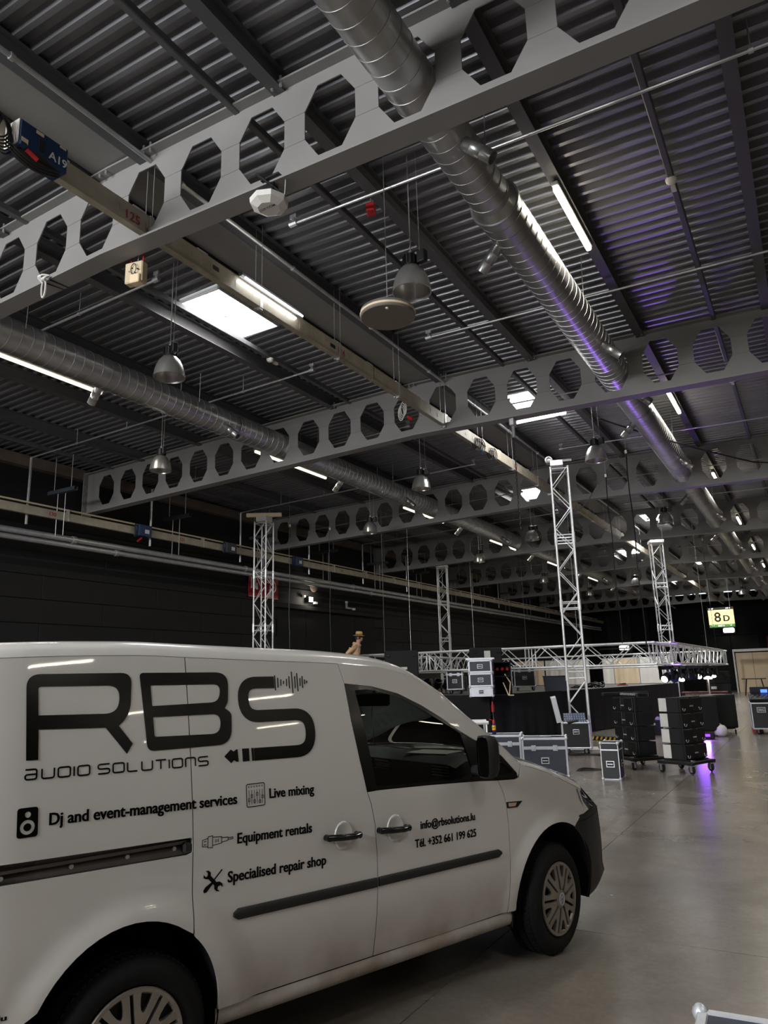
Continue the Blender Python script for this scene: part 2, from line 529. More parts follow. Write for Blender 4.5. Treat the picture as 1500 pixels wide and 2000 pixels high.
# ---- castellated beams
HP, HW, HF, HB, HT, HS1, HS2 = 0.77, 0.27, 0.125, 0.165, 0.895, 0.385, 0.675
BD = 1.045
hx0 = -14.62
hxs = [hx0 + HP * k for k in range(45)]
def beam_mesh(which):
    b = MB()
    t = .012
    if which == 'web':
        def zz2(x): return roof(x, 0)
        edges = [XL] + [(hxs[i] + hxs[i + 1]) / 2 for i in range(len(hxs) - 1)] + [XRW]
        for k, xc in enumerate(hxs):
            x0, x1 = edges[k], edges[k + 1]
            for sgn in (-1, 1):
                xe = x0 if sgn < 0 else x1
                a, w_ = xc + sgn * HF, xc + sgn * HW
                pts = [(xe, 0.02), (xc, 0.02), (xc, HB), (a, HB), (w_, HS1), (w_, HS2), (a, HT), (xc, HT), (xc, BD - .02), (xe, BD - .02)]
                for y in (-t / 2, t / 2):
                    vs = [(px, y, pz + zz2(px)) for px, pz in pts]
                    order = list(range(10))
                    if (sgn < 0) == (y < 0): pass
                    else: order = order[::-1]
                    b.add(vs, [tuple(order)])
                rim = pts[2:8]
                for p, q in zip(rim[:-1], rim[1:]):
                    vs = [(p[0], -t / 2, p[1] + zz2(p[0])), (q[0], -t / 2, q[1] + zz2(q[0])), (q[0], t / 2, q[1] + zz2(q[0])), (p[0], t / 2, p[1] + zz2(p[0]))]
                    b.add(vs, [(0, 1, 2, 3)])
    elif which == 'weld':
        for k in range(len(hxs) - 1):
            xa, xb = hxs[k] + HW, hxs[k + 1] - HW
            for z in (HS1, HS2):
                for y in (-.008, .008):
                    b.tube((xa, y, z + roof(xa, 0)), (xb, y, z + roof(xb, 0)), .004, 5)
    else:
        z = .01 if which == 'bot' else BD - .01
        for xa, xb in ((XL, XR), (XR, XRW)):
            za, zb = roof(xa, 0) + z, roof(xb, 0) + z
            wv, tv = .11, .011
            vs = [(xa, -wv, za - tv), (xb, -wv, zb - tv), (xb, wv, zb - tv), (xa, wv, za - tv), (xa, -wv, za + tv), (xb, -wv, zb + tv), (xb, wv, zb + tv), (xa, wv, za + tv)]
            b.add(vs, [(0, 3, 2, 1), (4, 5, 6, 7), (0, 1, 5, 4), (1, 2, 6, 5), (2, 3, 7, 6), (3, 0, 4, 7)])
    return b
ends = MB().box((XL + .01, 0, BD / 2 + roof(XL, 0)), (.03, .26, BD + .06))
for k in range(5):
    for sy in (-.09, .09):
        ends.tube((XL + .02, sy, .12 + k * .2 + roof(XL, 0)), (XL + .05, sy, .12 + k * .2 + roof(XL, 0)), .018, 6)
bm_ = {n: beam_mesh(n).mesh(n, M_beam) for n in ('web', 'weld', 'bot', 'top')}
me_end = ends.mesh('end_plate', M_beam)
BL = ['nearest grey castellated roof beam crossing the top of the picture', 'second grey castellated roof beam, behind the round speaker disc',
      'third grey castellated roof beam, behind the top of the nearest truss tower', 'fourth grey castellated roof beam from the front',
      'fifth grey castellated roof beam from the front', 'sixth grey castellated roof beam from the front', 'seventh grey castellated roof beam from the front',
      'farthest grey castellated roof beam, closest to the back wall']
for k in range(8):
    t = thing('castellated_beam', BL[k], 'beam', (0, Y1 + .11 + k * SP, ZB), group='castellated roof beams')
    link('web', bm_['web'], t)
    link('weld_seam', bm_['weld'], t)['kind'] = 'stuff'
    link('bottom_flange', bm_['bot'], t)
    link('top_flange', bm_['top'], t)
    link('end_plate', me_end, t)
    if k < 3:
        b = MB()
        for x in (-5.98, -5.30, -3.6, -7.8, -1.8):
            for dx in (-.05, .05):
                b.tube((x + dx, -.09, BD + roof(x, 0) - .06), (x + dx, -.09, BD + roof(x, 0) + .05), .014, 6)
        b.build('bolts', M_galv, t)['kind'] = 'stuff'

# ---- spiral ducts with nozzles
def duct_section(r, y0, y1):
    b = MB()
    prof = []
    y = y0
    while y < y1 - .05:
        prof += [(r, y), (r, y + .158), (r + .004, y + .159), (r + .004, y + .167), (r, y + .168)]
        y += .17
    prof.append((r, y1))
    m = Matrix(((1, 0, 0, 0), (0, 0, 1, 0), (0, -1, 0, 0), (0, 0, 0, 1)))  # z -> y
    m = Matrix.Rotation(-PI / 2, 4, 'X')
    return b.lathe([(rr, yy) for rr, yy in prof], 28, m)
def duct(name, x, z, label, r_near, r_far, ystep, sides):
    t = thing(name, label, 'duct', (x, 0, z))
    M_ = M_duct
    duct_section(r_near, YF, ystep).build('duct_section', M_, t, 30)
    b = MB()
    b.lathe([(r_near, 0), (r_far, .1), (r_far + .02, .1), (r_far + .02, .14), (r_far, .14)], 28, Matrix.Translation((0, ystep - .1, 0)) @ Matrix.Rotation(-PI / 2, 4, 'X')).build('joint_collar', M_, t, 30)
    sec = duct_section(r_far, 0, SP).mesh('duct_section', M_, 30)
    y = ystep
    while y < YB - 8:
        link('duct_section', sec, t, (0, y, 0))
        y += SP
    nz = MB()
    nz.lathe([(.066, 0), (.066, .1), (.07, .105), (.066, .11), (.066, .22), (.07, .225), (.066, .23), (.066, .34), (.058, .34), (.058, .26), (0, .25)], 14)
    nm = nz.mesh('nozzle', M_duct, 40)
    for k in range(8):
        for dy, sx in sides:
            yy = Y1 + k * SP + dy
            rr = r_far if yy > ystep else r_near
            a = math.radians(48)
            d = Vector((sx * math.sin(a), .15, -math.cos(a))).normalized()
            o = link('nozzle', nm, t, Vector((0, yy, 0)) + d * (rr - .02))
            o.rotation_euler = d.to_track_quat('Z', 'Y').to_euler()
    hm_ = MB().tube((-r_far, 0, 0), (-r_far + .02, 0, roof(x, ZD) - z - .05), .006, 5).mesh('hanger', M_galv)
    for k in range(8):
        for dy in (1.2, 4.6):
            for sx in (-1, 1):
                link('hanger', hm_, t, (0 if sx < 0 else 2 * r_far - .02, Y1 + k * SP + dy, 0))
    return t
duct('spiral_duct', -2.28, 6.50, 'galvanised spiral duct on the right, running back from the top centre', .215, .25, 6.45, [(.85, 1), (2.5, -1), (5.7, 1)])
duct('spiral_duct', -9.24, 6.53, 'galvanised spiral duct on the left, below the lit roof light', .25, .25, -4.0, [(2.75, -1), (5.35, 1)])

# ---- sprinkler pipes across the hall
n_pipe = 0
ordw = ['first', 'second', 'third', 'fourth', 'fifth', 'sixth', 'seventh', 'eighth', 'ninth', 'tenth']
for k in range(10):
    y = 6.13 + k * SP / 2
    for side in (0, 1):
        xa, xb = (-4.66, XRW - .3) if side else (-14.75, -6.95)
        za, zb = roof(xa, 6.97), roof(xb, 6.97)
        t = thing('sprinkler_pipe', '%s bright sprinkler pipe from the front, %s of the roof ridge' % (ordw[k], 'right' if side else 'left'), 'pipe', (0, y, 0), group='sprinkler pipes across the roof')
        MB().tube((xa, 0, za), (xb, 0, zb), .0165, 8).build('pipe', M_galv, t, 40)
        xe = xa if side else xb
        ze = za if side else zb
        MB().tube((xe - .05, 0, ze), (xe + .05, 0, ze), .034, 8).tube((xe, 0, ze), (xe, 0, ze + .12), .02, 6).box((xe, 0, ze + .1), (.09, .03, .05)).build('elbow', M_galv, t, 40)
        for q in range(1, 5):
            x = xa + (xb - xa) * q / 5
            MB().tube((x, 0, roof(x, 6.97)), (x, 0, roof(x, ZD)), .006, 5).tube((x - .02, 0, roof(x, 6.97)), (x + .02, 0, roof(x, 6.97)), .028, 8).build('hanger', M_galv, t)
        if not side:
            MB().tube((xa, 0, za), (xa, 0, 5.2), .03, 8).build('riser', M_galv, t, 40)
# conduit below the ridge purlin
t = thing('conduit', 'pale grey conduit fixed along the ridge of the roof', 'pipe', (-5.33, 0, 7.02))
MB().tube((0, YF, 0), (0, YB - 1, 0), .025, 8).build('pipe', M_galv, t, 40)
cm_ = MB().tube((0, -.02, 0), (0, .02, 0), .036, 8).mesh('clip', M_galv, 40)
for k in range(34):
    link('clip', cm_, t, (0, YF + 1 + k * 2.0, 0))

# ---- lit battens under the purlins
def batten(name, label, loc, length, m=M_glow, power=45, col=(1, .94, .82), along='y', group='lit strip lights under the roof', double=False):
    t = thing(name, label, 'strip light', loc, 0 if along == 'y' else PI / 2, group)
    MB().box((0, 0, .03), (.075 if not double else .06, length, .05), bev=.01).build('housing', M_white if not double else M_purlin, t)
    for dx in ((0,) if not double else (-.055, .055)):
        MB().box((dx, 0, -.022), (.06 if not double else .026, length - .06, .05 if not double else .03), bev=.012).build('diffuser', m, t)
    if power:
        area('strip_light', (loc[0], loc[1], loc[2] - .052), .03 if along == 'y' else length - .1, length - .1 if along == 'y' else .03, power, col)
    return t
zc = roof(-1.79, ZD) - .30
for k in range(7):
    batten('batten_light', ['glowing strip light on a purlin right of the near spiral duct', 'glowing strip light on a purlin in the second roof bay', 'glowing strip light on a purlin in the third roof bay',
           'glowing strip light on a purlin in the fourth roof bay', 'glowing strip light on a purlin in the fifth roof bay', 'glowing strip light on a purlin in the sixth roof bay', 'glowing strip light on a purlin in the farthest roof bay'][k],
           (-1.79, 7.78 + k * SP, zc), 1.45)
for k in range(6):
    bt = batten('batten_light', ['warm strip light half hidden above the left duct, nearest one', 'warm strip light half hidden above the left duct, second bay', 'warm strip light half hidden above the left duct, third bay', 'warm strip light above the left duct, fourth bay', 'warm strip light above the left duct, fifth bay', 'warm strip light above the left duct, sixth bay'][k],
           (-10.49, 6.7 + k * SP, roof(-10.49, ZD) - .36), 2.9, M_glowl, power=50)
    for dy in (-1.1, 1.1):
        MB().tube((0, dy, .05), (0, dy, .37), .006, 5).build('hanger', M_galv, bt)
for j, bx in enumerate((7.6, 13.0, 18.4)):
    for k in range(4):
        batten('batten_light', '%s lit strip light of the %s row beyond the right of the frame' % (['first', 'second', 'third', 'fourth'][k], ['near', 'middle', 'far'][j]), (bx, 1.2 + k * 3.535 + j * 1.1, roof(bx, ZD) - .30), 1.45, power=20)
batten('batten_light', 'bright double tube light on the power rail beside the roof light', (-5.26, 6.48, 6.33), 1.2, M_glowc, 0, (1, 1, 1), double=True)
batten('batten_light', 'bright strip light lying crosswise behind the second beam', (-4.35, 14.25, 6.93), 1.15, M_glowc, 20, (1, 1, 1), along='x')

# ---- hanging high-bay lamps
def hibay(label, loc, top):
    t = thing('high_bay_lamp', label, 'lamp', loc, random.uniform(-.5, .5), 'hanging dome lamps')
    prof = [(.207, 0), (.203, .02), (.195, .08), (.175, .16), (.14, .235), (.095, .285), (.06, .305), (.05, .305), (.085, .28), (.132, .23), (.168, .155), (.188, .078), (.197, .0), (.207, 0)]
    MB().lathe(prof, 32).build('dome_shade', M_lampal, t, 50)
    MB().lathe([(.001, .14), (.06, .14), (.075, .16), (.075, .22), (.03, .26)], 20).build('lamp_socket', M_white, t, 40)
    MB().lathe([(.001, .132), (.03, .132), (.03, .141)], 14).build('bulb_ring', M_black, t)
    b = MB().lathe([(.05, .295), (.075, .31), (.075, .42), (.06, .435), (.001, .435)], 20)
    for k in range(14):
        a = k * 2 * PI / 14
        b.box((.08 * math.cos(a), .08 * math.sin(a), .365), (.02, .006, .1), a)
    b.build('heat_sink', M_black, t)
    MB().box((.15, 0, .36), (.1, .07, .13), bev=.008).build('ballast_box', M_black, t)
    MB().box((.05, 0, .42), (.2, .03, .03)).tube((.0, .0, .42), (.0, 0, .48), .02, 8).build('bracket', M_galv, t)
    H_ = top - loc[2]
    MB().tube((.0, 0, .47), (.0, .0, H_ + .04), .007, 5).tube((.12, 0, .42), (.1, .02, H_ + .04), .004, 5).build('suspension', M_galv, t)
    return t
lamps = [((-3.15, 6.18), 'nearest dome lamp, hanging just above the round speaker disc'), ((-3.14, 13.63), 'dome lamp hanging right of the nearest truss tower'),
         ((-3.11, 20.9), 'dome lamp seen through the fourth beam beyond the tower'), ((-6.87, 6.35), 'dome lamp with a black box hanging below the roof light'),
         ((-6.86, 13.53), 'dome lamp hanging left of centre behind the second beam'), ((-6.98, 21.06), 'dome lamp hanging left of the nearest truss tower behind the third beam'),
         ((-10.26, 9.36), 'dome lamp in front of the left end of the second beam'), ((-10.26, 17.0), 'dome lamp partly hidden under the third beam'),
         ((-10.0, 24.1), 'dome lamp under the fourth beam'), ((-10.1, 31.7), 'dome lamp under the fifth beam'), ((-10.0, 39.0), 'small far dome lamp under the sixth beam'),
         ((-3.1, 45.0), 'farthest dome lamp, above the lit number sign'), ((-6.9, 35.5), 'far dome lamp seen between the two right towers')]
for (x, y), lb in lamps:
    hibay(lb, (x, y, 5.6), roof(x, ZD))

# ---- hanging round speaker
t = thing('disc_speaker', 'large round grey disc speaker with pale rim hanging below a lamp', 'speaker', (-3.36, 6.02, 5.3))
MB().lathe([(.001, 0), (.275, 0), (.285, .01), (.285, .03)], 40).build('grille', M_disc, t, 40)
MB().lathe([(.286, .028), (.29, .04), (.286, .052)], 40).build('rim_band', M_cream, t, 40)
MB().lathe([(.284, .052), (.28, .08), (.22, .115), (.1, .13), (.05, .13), (.05, .17), (.001, .17)], 40).build('housing', M_lampal, t, 40)
MB().lathe([(.001, -.012), (.015, -.012), (.018, 0)], 12, Matrix.Translation((.1, -.19, 0))).build('status_lens', M_white, t)
MB().tube((0, 0, .17), (0, 0, roof(-3.36, ZD) - 5.3), .005, 5).build('cable', M_galv, t)
t = thing('junction_box', 'small dark red box fixed to a roof rail near the nearest lamp', 'box', (-3.75, 6.4, 6.95))
MB().box((0, 0, 0), (.1, .14, .1), .4, .01).build('body', M_red, t)
MB().tube((0, 0, .05), (0, 0, .2), .01).build('stem', M_galv, t)

# ---- power trunking rail with numbers through the beams
rx, rz0 = -5.37, 6.27
t = thing('power_rail', 'long pale metal power rail numbered 125 and 124 below the ridge', 'rail', (rx, 0, rz0))
for k in range(8):
    ya, yb = (YF if k == 0 else Y1 + (k - .35) * SP), Y1 + (k + .65) * SP
    MB().box((0, (ya + yb) / 2, 0), (.085, yb - ya - .02, .22), bev=.004).build('rail_section', M_rail, t)
b = MB()
for k in range(150):
    b.box((.02 if k % 2 else -.01, YF + .3 + k * .45, .12), (.03, .16, .022))
b.build('top_clip', M_alub, t)['kind'] = 'stuff'
MB().box((-.02, (YF + 52) / 2, .12), (.02, 52 - YF, .03)).build('top_bar', M_blackm, t)
b = MB()
for k in range(90):
    y = 2.0 + k * .32 + random.uniform(-.05, .05)
    b.box((.044, y, random.uniform(-.02, .03)), (.004, random.choice((.02, .05, .012)), random.uniform(.04, .11)))
b.build('embossing', M_rail, t)['kind'] = 'stuff'
b = MB().box((0, 0, 0), (.1, .05, .24)).box((.02, 0, -.13), (.05, .05, .03))
for dx in (-.05, .05):
    b.tube((dx, 0, .1), (dx, 0, roof(rx, ZD) - rz0), .004, 4)
sm_ = b.mesh('suspension_strap', M_galv)
for k in range(16):
    link('suspension_strap', sm_, t, (0, Y1 + 1.9 + (k - 1) * 1.75, 0))
def text_on_x(s, x, y, z, hgt, m, par, wd=None, name='lettering'):
    vs, fs = text_mesh(s, wd, hgt, True)
    return MB().add([(x, y + p[0], z + p[1]) for p in vs], fs).build(name, m, par)
text_on_x('125', .0465, 4.28, -.075, .095, M_redp, t)
text_on_x('124', .0465, 8.05, -.05, .095, M_redp, t)
text_on_x('123', .0465, 15.2, -.05, .095, M_redp, t)
MB().box((.045, 7.92, 0), (.006, .12, .05)).box((.045, 5.55, .01), (.006, .1, .05)).build('socket_plate', M_black, t)

# ---- blue hoist box on the rail
t = thing('hoist_box', 'blue hoist control box marked A19 with coiled black cables', 'control box', (-5.22, 3.24, 6.02))
MB().box((0, .0, .17), (.2, .46, .25), bev=.012).build('body', M_bluebox, t)
MB().box((0, -.235, .17), (.19, .012, .23), bev=.004).build('end_cover', M_white, t)
MB().lathe([(.001, -.09), (.09, -.085), (.13, -.05), (.14, 0)], 24, Matrix.Translation((0, -.02, .07)) @ Matrix.Diagonal((.75, 1.6, .7, 1))).build('cable_tray', M_black, t, 40)
text_on_x('A19', .102, .04, .09, .075, M_white, t)
for k, (y, z, sy, sz) in enumerate(((-.18, .1, .06, .05), (-.05, .26, .07, .03), (.17, .27, .06, .02))):
    MB().box((.101, y, z), (.004, sy, sz)).build('sticker', M_tan, t)
MB().box((.103, -.03, .16), (.008, .05, .11)).build('switch_plate', M_black, t)
b = MB()
for k in range(6):
    b.path([(.02 + .016 * k + .02 * math.sin(a * 2), -.30 - .02 * k - .07 * math.sin(a), .1 + (.17 - .012 * k) * math.cos(a)) for a in [i * 2 * PI / 22 for i in range(22)]], .008, 5, True)
for k in range(3):
    b.path([(.08 + .012 * k, -.34 + i * .05, -.02 - .07 * math.sin(i / 10 * PI) + .02 * k) for i in range(11)], .008, 5)
b.build('cable_coil', M_black, t, 60)
MB().tube((.1, -.16, .03), (.11, -.06, -.01), .02, 8).build('plug', M_red, t, 40)
MB().box((.1, -.2, .05), (.05, .06, .04), bev=.005).build('socket', M_bluebox, t)

# ---- things hung on the nearest beam
t = thing('access_point', 'white faceted wireless access point clamped under the nearest beam', 'access point', (-3.63, 4.42, 5.72))
MB().lathe([(.001, 0), (.1, 0), (.165, .035), (.17, .085), (.14, .105), (.001, .105)], 8).build('body', M_white, t)
vs, fs = text_mesh('LUX·COM', .17, .026, True)
MB().add([(p[0] - .085, -p[1] - .01, -.0015) for p in vs], [tuple(reversed(q)) for q in fs]).build('lettering', M_inkb, t)
MB().box((0, .05, .16), (.12, .08, .03)).tube((.0, .03, .1), (.0, .06, .33), .018).box((-.06, .08, .25), (.16, .05, .06)).tube((.06, .1, .2), (-.1, -.06, .36), .012).box((.0, .06, .33), (.2, .12, .02)).build('clamp', M_black, t)
MB().path(catenary((.14, .03, .08), (.12, .08, .3), .05), .004, 5).build('cable', M_white, t)
t = thing('junction_box', 'beige control box hanging on red cords under the nearest beam', 'box', (-5.66, 4.72, 5.76))
MB().box((0, 0, .14), (.22, .1, .24), .2, .012).build('body', M_tan, t)
MB().box((.04, -.02, .05), (.12, .1, .1), .2, .01).build('terminal', M_cream, t)
b = MB()
for k in range(5): b.tube((-.08 + .04 * k, -.06, .12 + .03 * (k % 3)), (-.08 + .04 * k, -.045, .12 + .03 * (k % 3)), .008, 6)
b.build('screw', M_black, t)
MB().path([(.03 + .04 * math.cos(a), -.065, .16 + .06 * math.sin(a)) for a in [i * 2 * PI / 14 for i in range(14)]], .004, 4, True).build('wire', M_black, t)
MB().tube((-.08, 0, .25), (-.09, .0, .42), .008).tube((.1, 0, .25), (.1, 0, .42), .008).build('red_cord', M_red, t)
MB().tube((.02, 0, .25), (.02, 0, .40), .005).build('wire_rope', M_galv, t)
t = thing('rope_loop', 'knotted white rope looped over the nearest beam at the left', 'rope', (-6.78, 4.44, 5.92))
MB().path([(.0 + .035 * math.sin(a), -.02, .02 + .11 * math.cos(a)) for a in [i * 2 * PI / 20 for i in range(20)]], .011, 6, True).build('loop', M_white, t, 60)
b = MB()
for k in range(3):
    b.path([(.02 * k - .02 + .05 * math.cos(a), -.03 + .03 * math.sin(a * 2), .14 + .035 * math.sin(a)) for a in [i * 2 * PI / 16 for i in range(16)]], .010, 6, True)
b.build('knot', M_white, t, 60)
MB().tube((-.06, .02, .13), (-.02, .24, .14), .008).tube((.04, .02, .13), (.06, .24, .14), .008).build('black_tie', M_black, t)
t = thing('cable_bundle', 'loose pale and red cables hung in a hole of the second beam', 'cable', (-6.15, Y1 + SP - .02, 6.55))
b = MB()
for k in range(4):
    b.path([(.03 * k - .05 + .06 * math.sin(a), -.02 * k, .14 * math.cos(a) + .02 * k) for a in [i * 2 * PI / 18 for i in range(18)]], .009, 5, True)
b.build('cable', M_white, t, 60)
MB().tube((.1, -.02, -.1), (.2, -.02, -.18), .03, 8).build('plug', M_red, t, 40)
t = thing('cable_bundle', 'black coiled cables hanging below the power rail past the second beam', 'cable', (-5.35, 13.0, 6.2))
b = MB()
for k in range(5):
    b.path([(.02 * k, .05 * k + .14 * math.sin(a), .0 + .12 * math.cos(a)) for a in [i * 2 * PI / 18 for i in range(18)]], .009, 5, True)
    b.path([(.02 * k, .75 + .03 * k + .12 * math.sin(a), -.02 + .12 * math.cos(a)) for a in [i * 2 * PI / 18 for i in range(18)]], .009, 5, True)
b.build('cable', M_black, t, 60)
MB().box((0, .4, .09), (.1, .2, .06)).build('holder', M_rail, t)
MB().box((.05, .2, -.15), (.03, .03, .09)).build('plug', M_bluebox, t)
# smoke detectors
for lb, p in (('white smoke detector on a roof rail right of the near strip light', (-.68, 7.75, roof(-.68, 7.09))), ('white smoke detector on a roof rail in the second bay', (-.68, 14.45, roof(-.68, 7.09))), ('white smoke detector on the rail beside the roof light', (-7.42, 9.1, roof(-7.42, 7.09)))):
    t = thing('smoke_detector', lb, 'detector', p)
    MB().lathe([(.001, -.05), (.03, -.05), (.055, -.03), (.062, 0)], 20).build('sensor', M_white, t, 40)
    MB().lathe([(.062, 0), (.062, .012), (.001, .012)], 20).box((0, .14, .0), (.05, .1, .07)).build('base', M_white, t)
# black cable slung from the right roof to the tower
t = thing('slung_cable', 'thick black cable slung through the air at the right under the roof', 'cable', (0, 0, 0))
MB().path(catenary((-3.2, 14.6, 6.75), (-.6, 17.2, 6.0), .06, 12) + catenary((-.6, 17.2, 6.0), (2.2, 18.4, 6.05), .1, 8)[1:], .018, 6).build('cable', M_black, t, 60)

# ---- left wall rail, pipes, hangers
t = thing('power_rail', 'long pale power rail with red numbers along the left wall', 'rail', (-14.62, 0, 5.5))
for k in range(9):
    ya, yb = YF + k * 8, YF + (k + 1) * 8
    MB().box((0, (ya + yb) / 2, 0), (.085, yb - ya - .02, .19), bev=.004).build('rail_section', M_rail, t)
MB().tube((0, YF, .17), (0, YB - 2, .17), .022, 8).build('top_pipe', M_tan, t, 40)
cm_ = MB().box((0, 0, .04), (.1, .04, .28)).mesh('clamp', M_galv)
for k in range(30):
    link('clamp', cm_, t, (0, YF + 1 + k * 2.2, 0))
b = MB()
for k in range(120):
    b.box((.044, 4 + k * .35 + random.uniform(-.08, .08), random.uniform(-.03, .03)), (.004, random.choice((.02, .05)), random.uniform(.04, .1)))
b.build('embossing', M_rail, t)['kind'] = 'stuff'
for s_, y in (('130', 10.1), ('131', 14.1), ('132', 18.0), ('133', 22.0)):
    text_on_x(s_, .0465, y, -.045, .09, M_redp, t)
for z, r, lb in ((5.02, .075, 'upper of the two long grey pipes along the left wall'), (4.86, .06, 'lower of the two long grey pipes along the left wall')):
    t = thing('wall_pipe', lb, 'pipe', (-14.75 + (.06 if r < .07 else 0), 0, z), group='long grey pipes along the left wall')
    MB().tube((0, YF, 0), (0, YB - .6, 0), r, 14).build('pipe', M_galv, t, 40)
    cm_ = MB().tube((0, -.05, 0), (0, .05, 0), r + .018, 14).mesh('coupling', M_galv, 40)
    for k in range(9):
        link('coupling', cm_, t, (0, 4.8 + k * 6.1 + (1.2 if r < .07 else 0), 0))
ch = MB()
ch.box((0, 0, -.01), (.95, .1, .012)).box((0, -.045, .03), (.95, .01, .08)).box((0, .045, .03), (.95, .01, .08))
chm = ch.mesh('channel', mat('blue_grey_steel', rgb(70, 76, 84), .5, .3))
rodm = MB().tube((-.3, 0, 0), (-.3, 0, .85), .008, 6).tube((.3, 0, .0), (.3, 0, .85), .008, 6).tube((-.15, 0, 0), (-.15, 0, -1.0), .008, 6).tube((.05, .05, 0), (.05, .05, -1.0), .008, 6).mesh('rod', M_galv)
for k in range(13):
    t = thing('channel_bracket', ['nearest', 'second', 'third', 'fourth', 'fifth', 'sixth', 'seventh', 'eighth', 'ninth', 'tenth', 'eleventh', 'twelfth', 'farthest'][k] + ' dark channel bracket hanging above the left wall rail', 'bracket', (-14.45, 10.3 + k * 3.535, 6.02), group='channel brackets along the left wall')
    link('channel', chm, t)
    link('rod', rodm, t)
bxm = MB().box((0, 0, 0), (.16, .42, .3), bev=.012)
b0 = None
for k, (y, lb) in enumerate(((12.75, 'blue control box on the left wall rail, nearest the camera'), (16.0, 'grey blue control box on the left wall rail beside the left tower'), (19.3, 'blue control box on the left wall rail right of the left tower'))):
    t = thing('hoist_box', lb, 'control box', (-14.5, y, 5.5), group='control boxes on the left wall rail')
    bxm.build('body', M_bluebox if k != 1 else M_caseg, t)
    MB().box((.082, .05, -.02), (.006, .14, .1)).build('sticker', M_alub, t)
    MB().path([(.0, -.26 + .04 * math.cos(a), -.02 + .17 * math.sin(a)) for a in [i * 2 * PI / 16 for i in range(16)]], .014, 5, True).build('cable_coil', M_black, t, 60)
    if k == 0:
        MB().tube((.05, -.1, -.2), (.05, -.22, -.3), .025, 8).build('plug', M_red, t, 40)
# fire sign
t = thing('fire_sign', 'red wall sign with a white fire hose symbol behind the left tower', 'sign', (XL - .12, 18.72, 4.66))
MB().box((0, 0, 0), (.02, 1.5, .68)).build('plate', mat('sign_red', rgb(150, 22, 28), .5), t)
b = MB()
for k in range(3): b.box((.014, -.62 + k * .09, .12 + .0), (.006, .05, .36))
b.box((.014, -.35, .02), (.006, .09, .22)).path([(.014, -.2 + .0, .26)] + [(.014, .42 + .2 * math.cos(a), .06 + .22 * math.sin(a)) for a in [2.6 - i * .35 for i in range(11)]], .018, 6)
b.path([(.014, .42 + .1 * math.cos(a), .05 + .12 * math.sin(a)) for a in [i * 2 * PI / 16 for i in range(16)]], .015, 5, True).box((.014, .34, -.16), (.006, .12, .26)).box((.014, .3, -.29), (.006, .3, .03))
b.build('symbol', M_white, t)
MB().box((.012, 0, .325), (.006, 1.46, .012)).box((.012, 0, -.325), (.006, 1.46, .012)).build('border', M_white, t)
# wall lamp, round disc lamp
t = thing('wall_light', 'small bright floodlight on the black left wall below the pipes', 'lamp', (XL - .05, 21.2, 4.45))
MB().box((0, 0, 0), (.1, .26, .2), bev=.01).build('housing', M_black, t)
MB().box((.053, 0, 0), (.01, .22, .16)).build('lens', M_spot, t)
MB().box((0, .35, -.1), (.08, .16, .08)).box((-.03, -.3, .1), (.08, .1, .08)).build('sensor', M_white, t)
area('wall_light', (XL + .1, 21.2, 4.45), .2, .2, 12, (1, .93, .8), (0, PI / 2, 0))
t = thing('round_bulkhead_lamp', 'unlit round white disc lamp on the left wall above the floodlight', 'lamp', (XL - .1, 21.5, 4.98))
MB().lathe([(.001, .06), (.2, .05), (.24, .02), (.24, 0)], 24, Matrix.Rotation(PI / 2, 4, 'Y')).build('diffuser', M_wallg, t, 40)
MB().box((.02, 0, .26), (.12, .9, .02)).build('shelf', M_galv, t)
t = thing('wall_camera', 'small white twin camera bracket on the black left wall right of the floodlight', 'camera', (XL - .05, 23.6, 4.4))
MB().box((0, 0, 0), (.06, .06, .2)).box((.02, .15, -.1), (.06, .4, .06)).build('bracket', M_galv, t)
MB().box((.06, .42, -.12), (.1, .12, .08), bev=.01).box((.04, -.05, .12), (.08, .1, .08), bev=.01).build('camera_head', M_white, t)

# ---- hanging number sign 8D
t = thing('hanging_sign', 'lit yellow hanging sign reading 8D with a green exit strip', 'sign', (-4.33, 45, 3.9))
MB().box((0, 0, .5), (1.34, .12, 1.12)).build('box', M_black, t)
MB().box((0, -.07, .52), (1.3, .02, .80)).build('sign_face', M_sign, t)
MB().box((0, -.072, .04), (1.3, .02, .15)).build('exit_strip', M_green, t)
def text_on_y(s, x, y, z, hgt, m, par, wd=None, bold=True):
    vs, fs = text_mesh(s, wd, hgt, bold)
    return MB().add([(x + p[0], y, z + p[1]) for p in vs], fs).build('lettering', m, par)
text_on_y('8', -.36, -.085, .27, .52, M_inkb, t)
for _dx in (0, .012, .024):
    text_on_y('D', .1 + _dx, -.085 - _dx * .02, .28, .33, M_inkb, t)
M_lit = emat('lit_white', (1, 1, 1), .8)
text_on_y('< H7', -.6, -.085, .955, .08, M_lit, t)
text_on_y('H9 >', .28, -.085, .955, .08, M_lit, t)
text_on_y('EXIT 8', -.2, -.085, -.0, .08, M_lit, t)
MB().path([(-.5, -.085, .08), (-.45, -.085, .02), (-.4, -.085, .08)], .012, 4).path([(.4, -.085, .08), (.45, -.085, .02), (.5, -.085, .08)], .012, 4).build('arrow', M_lit, t)
MB().tube((-.5, 0, 1.05), (-.5, 0, roof(-4.8, ZD) - 3.9), .006, 4).tube((.5, 0, 1.05), (.5, 0, roof(-3.8, ZD) - 3.9), .006, 4).build('wire', M_galv, t)
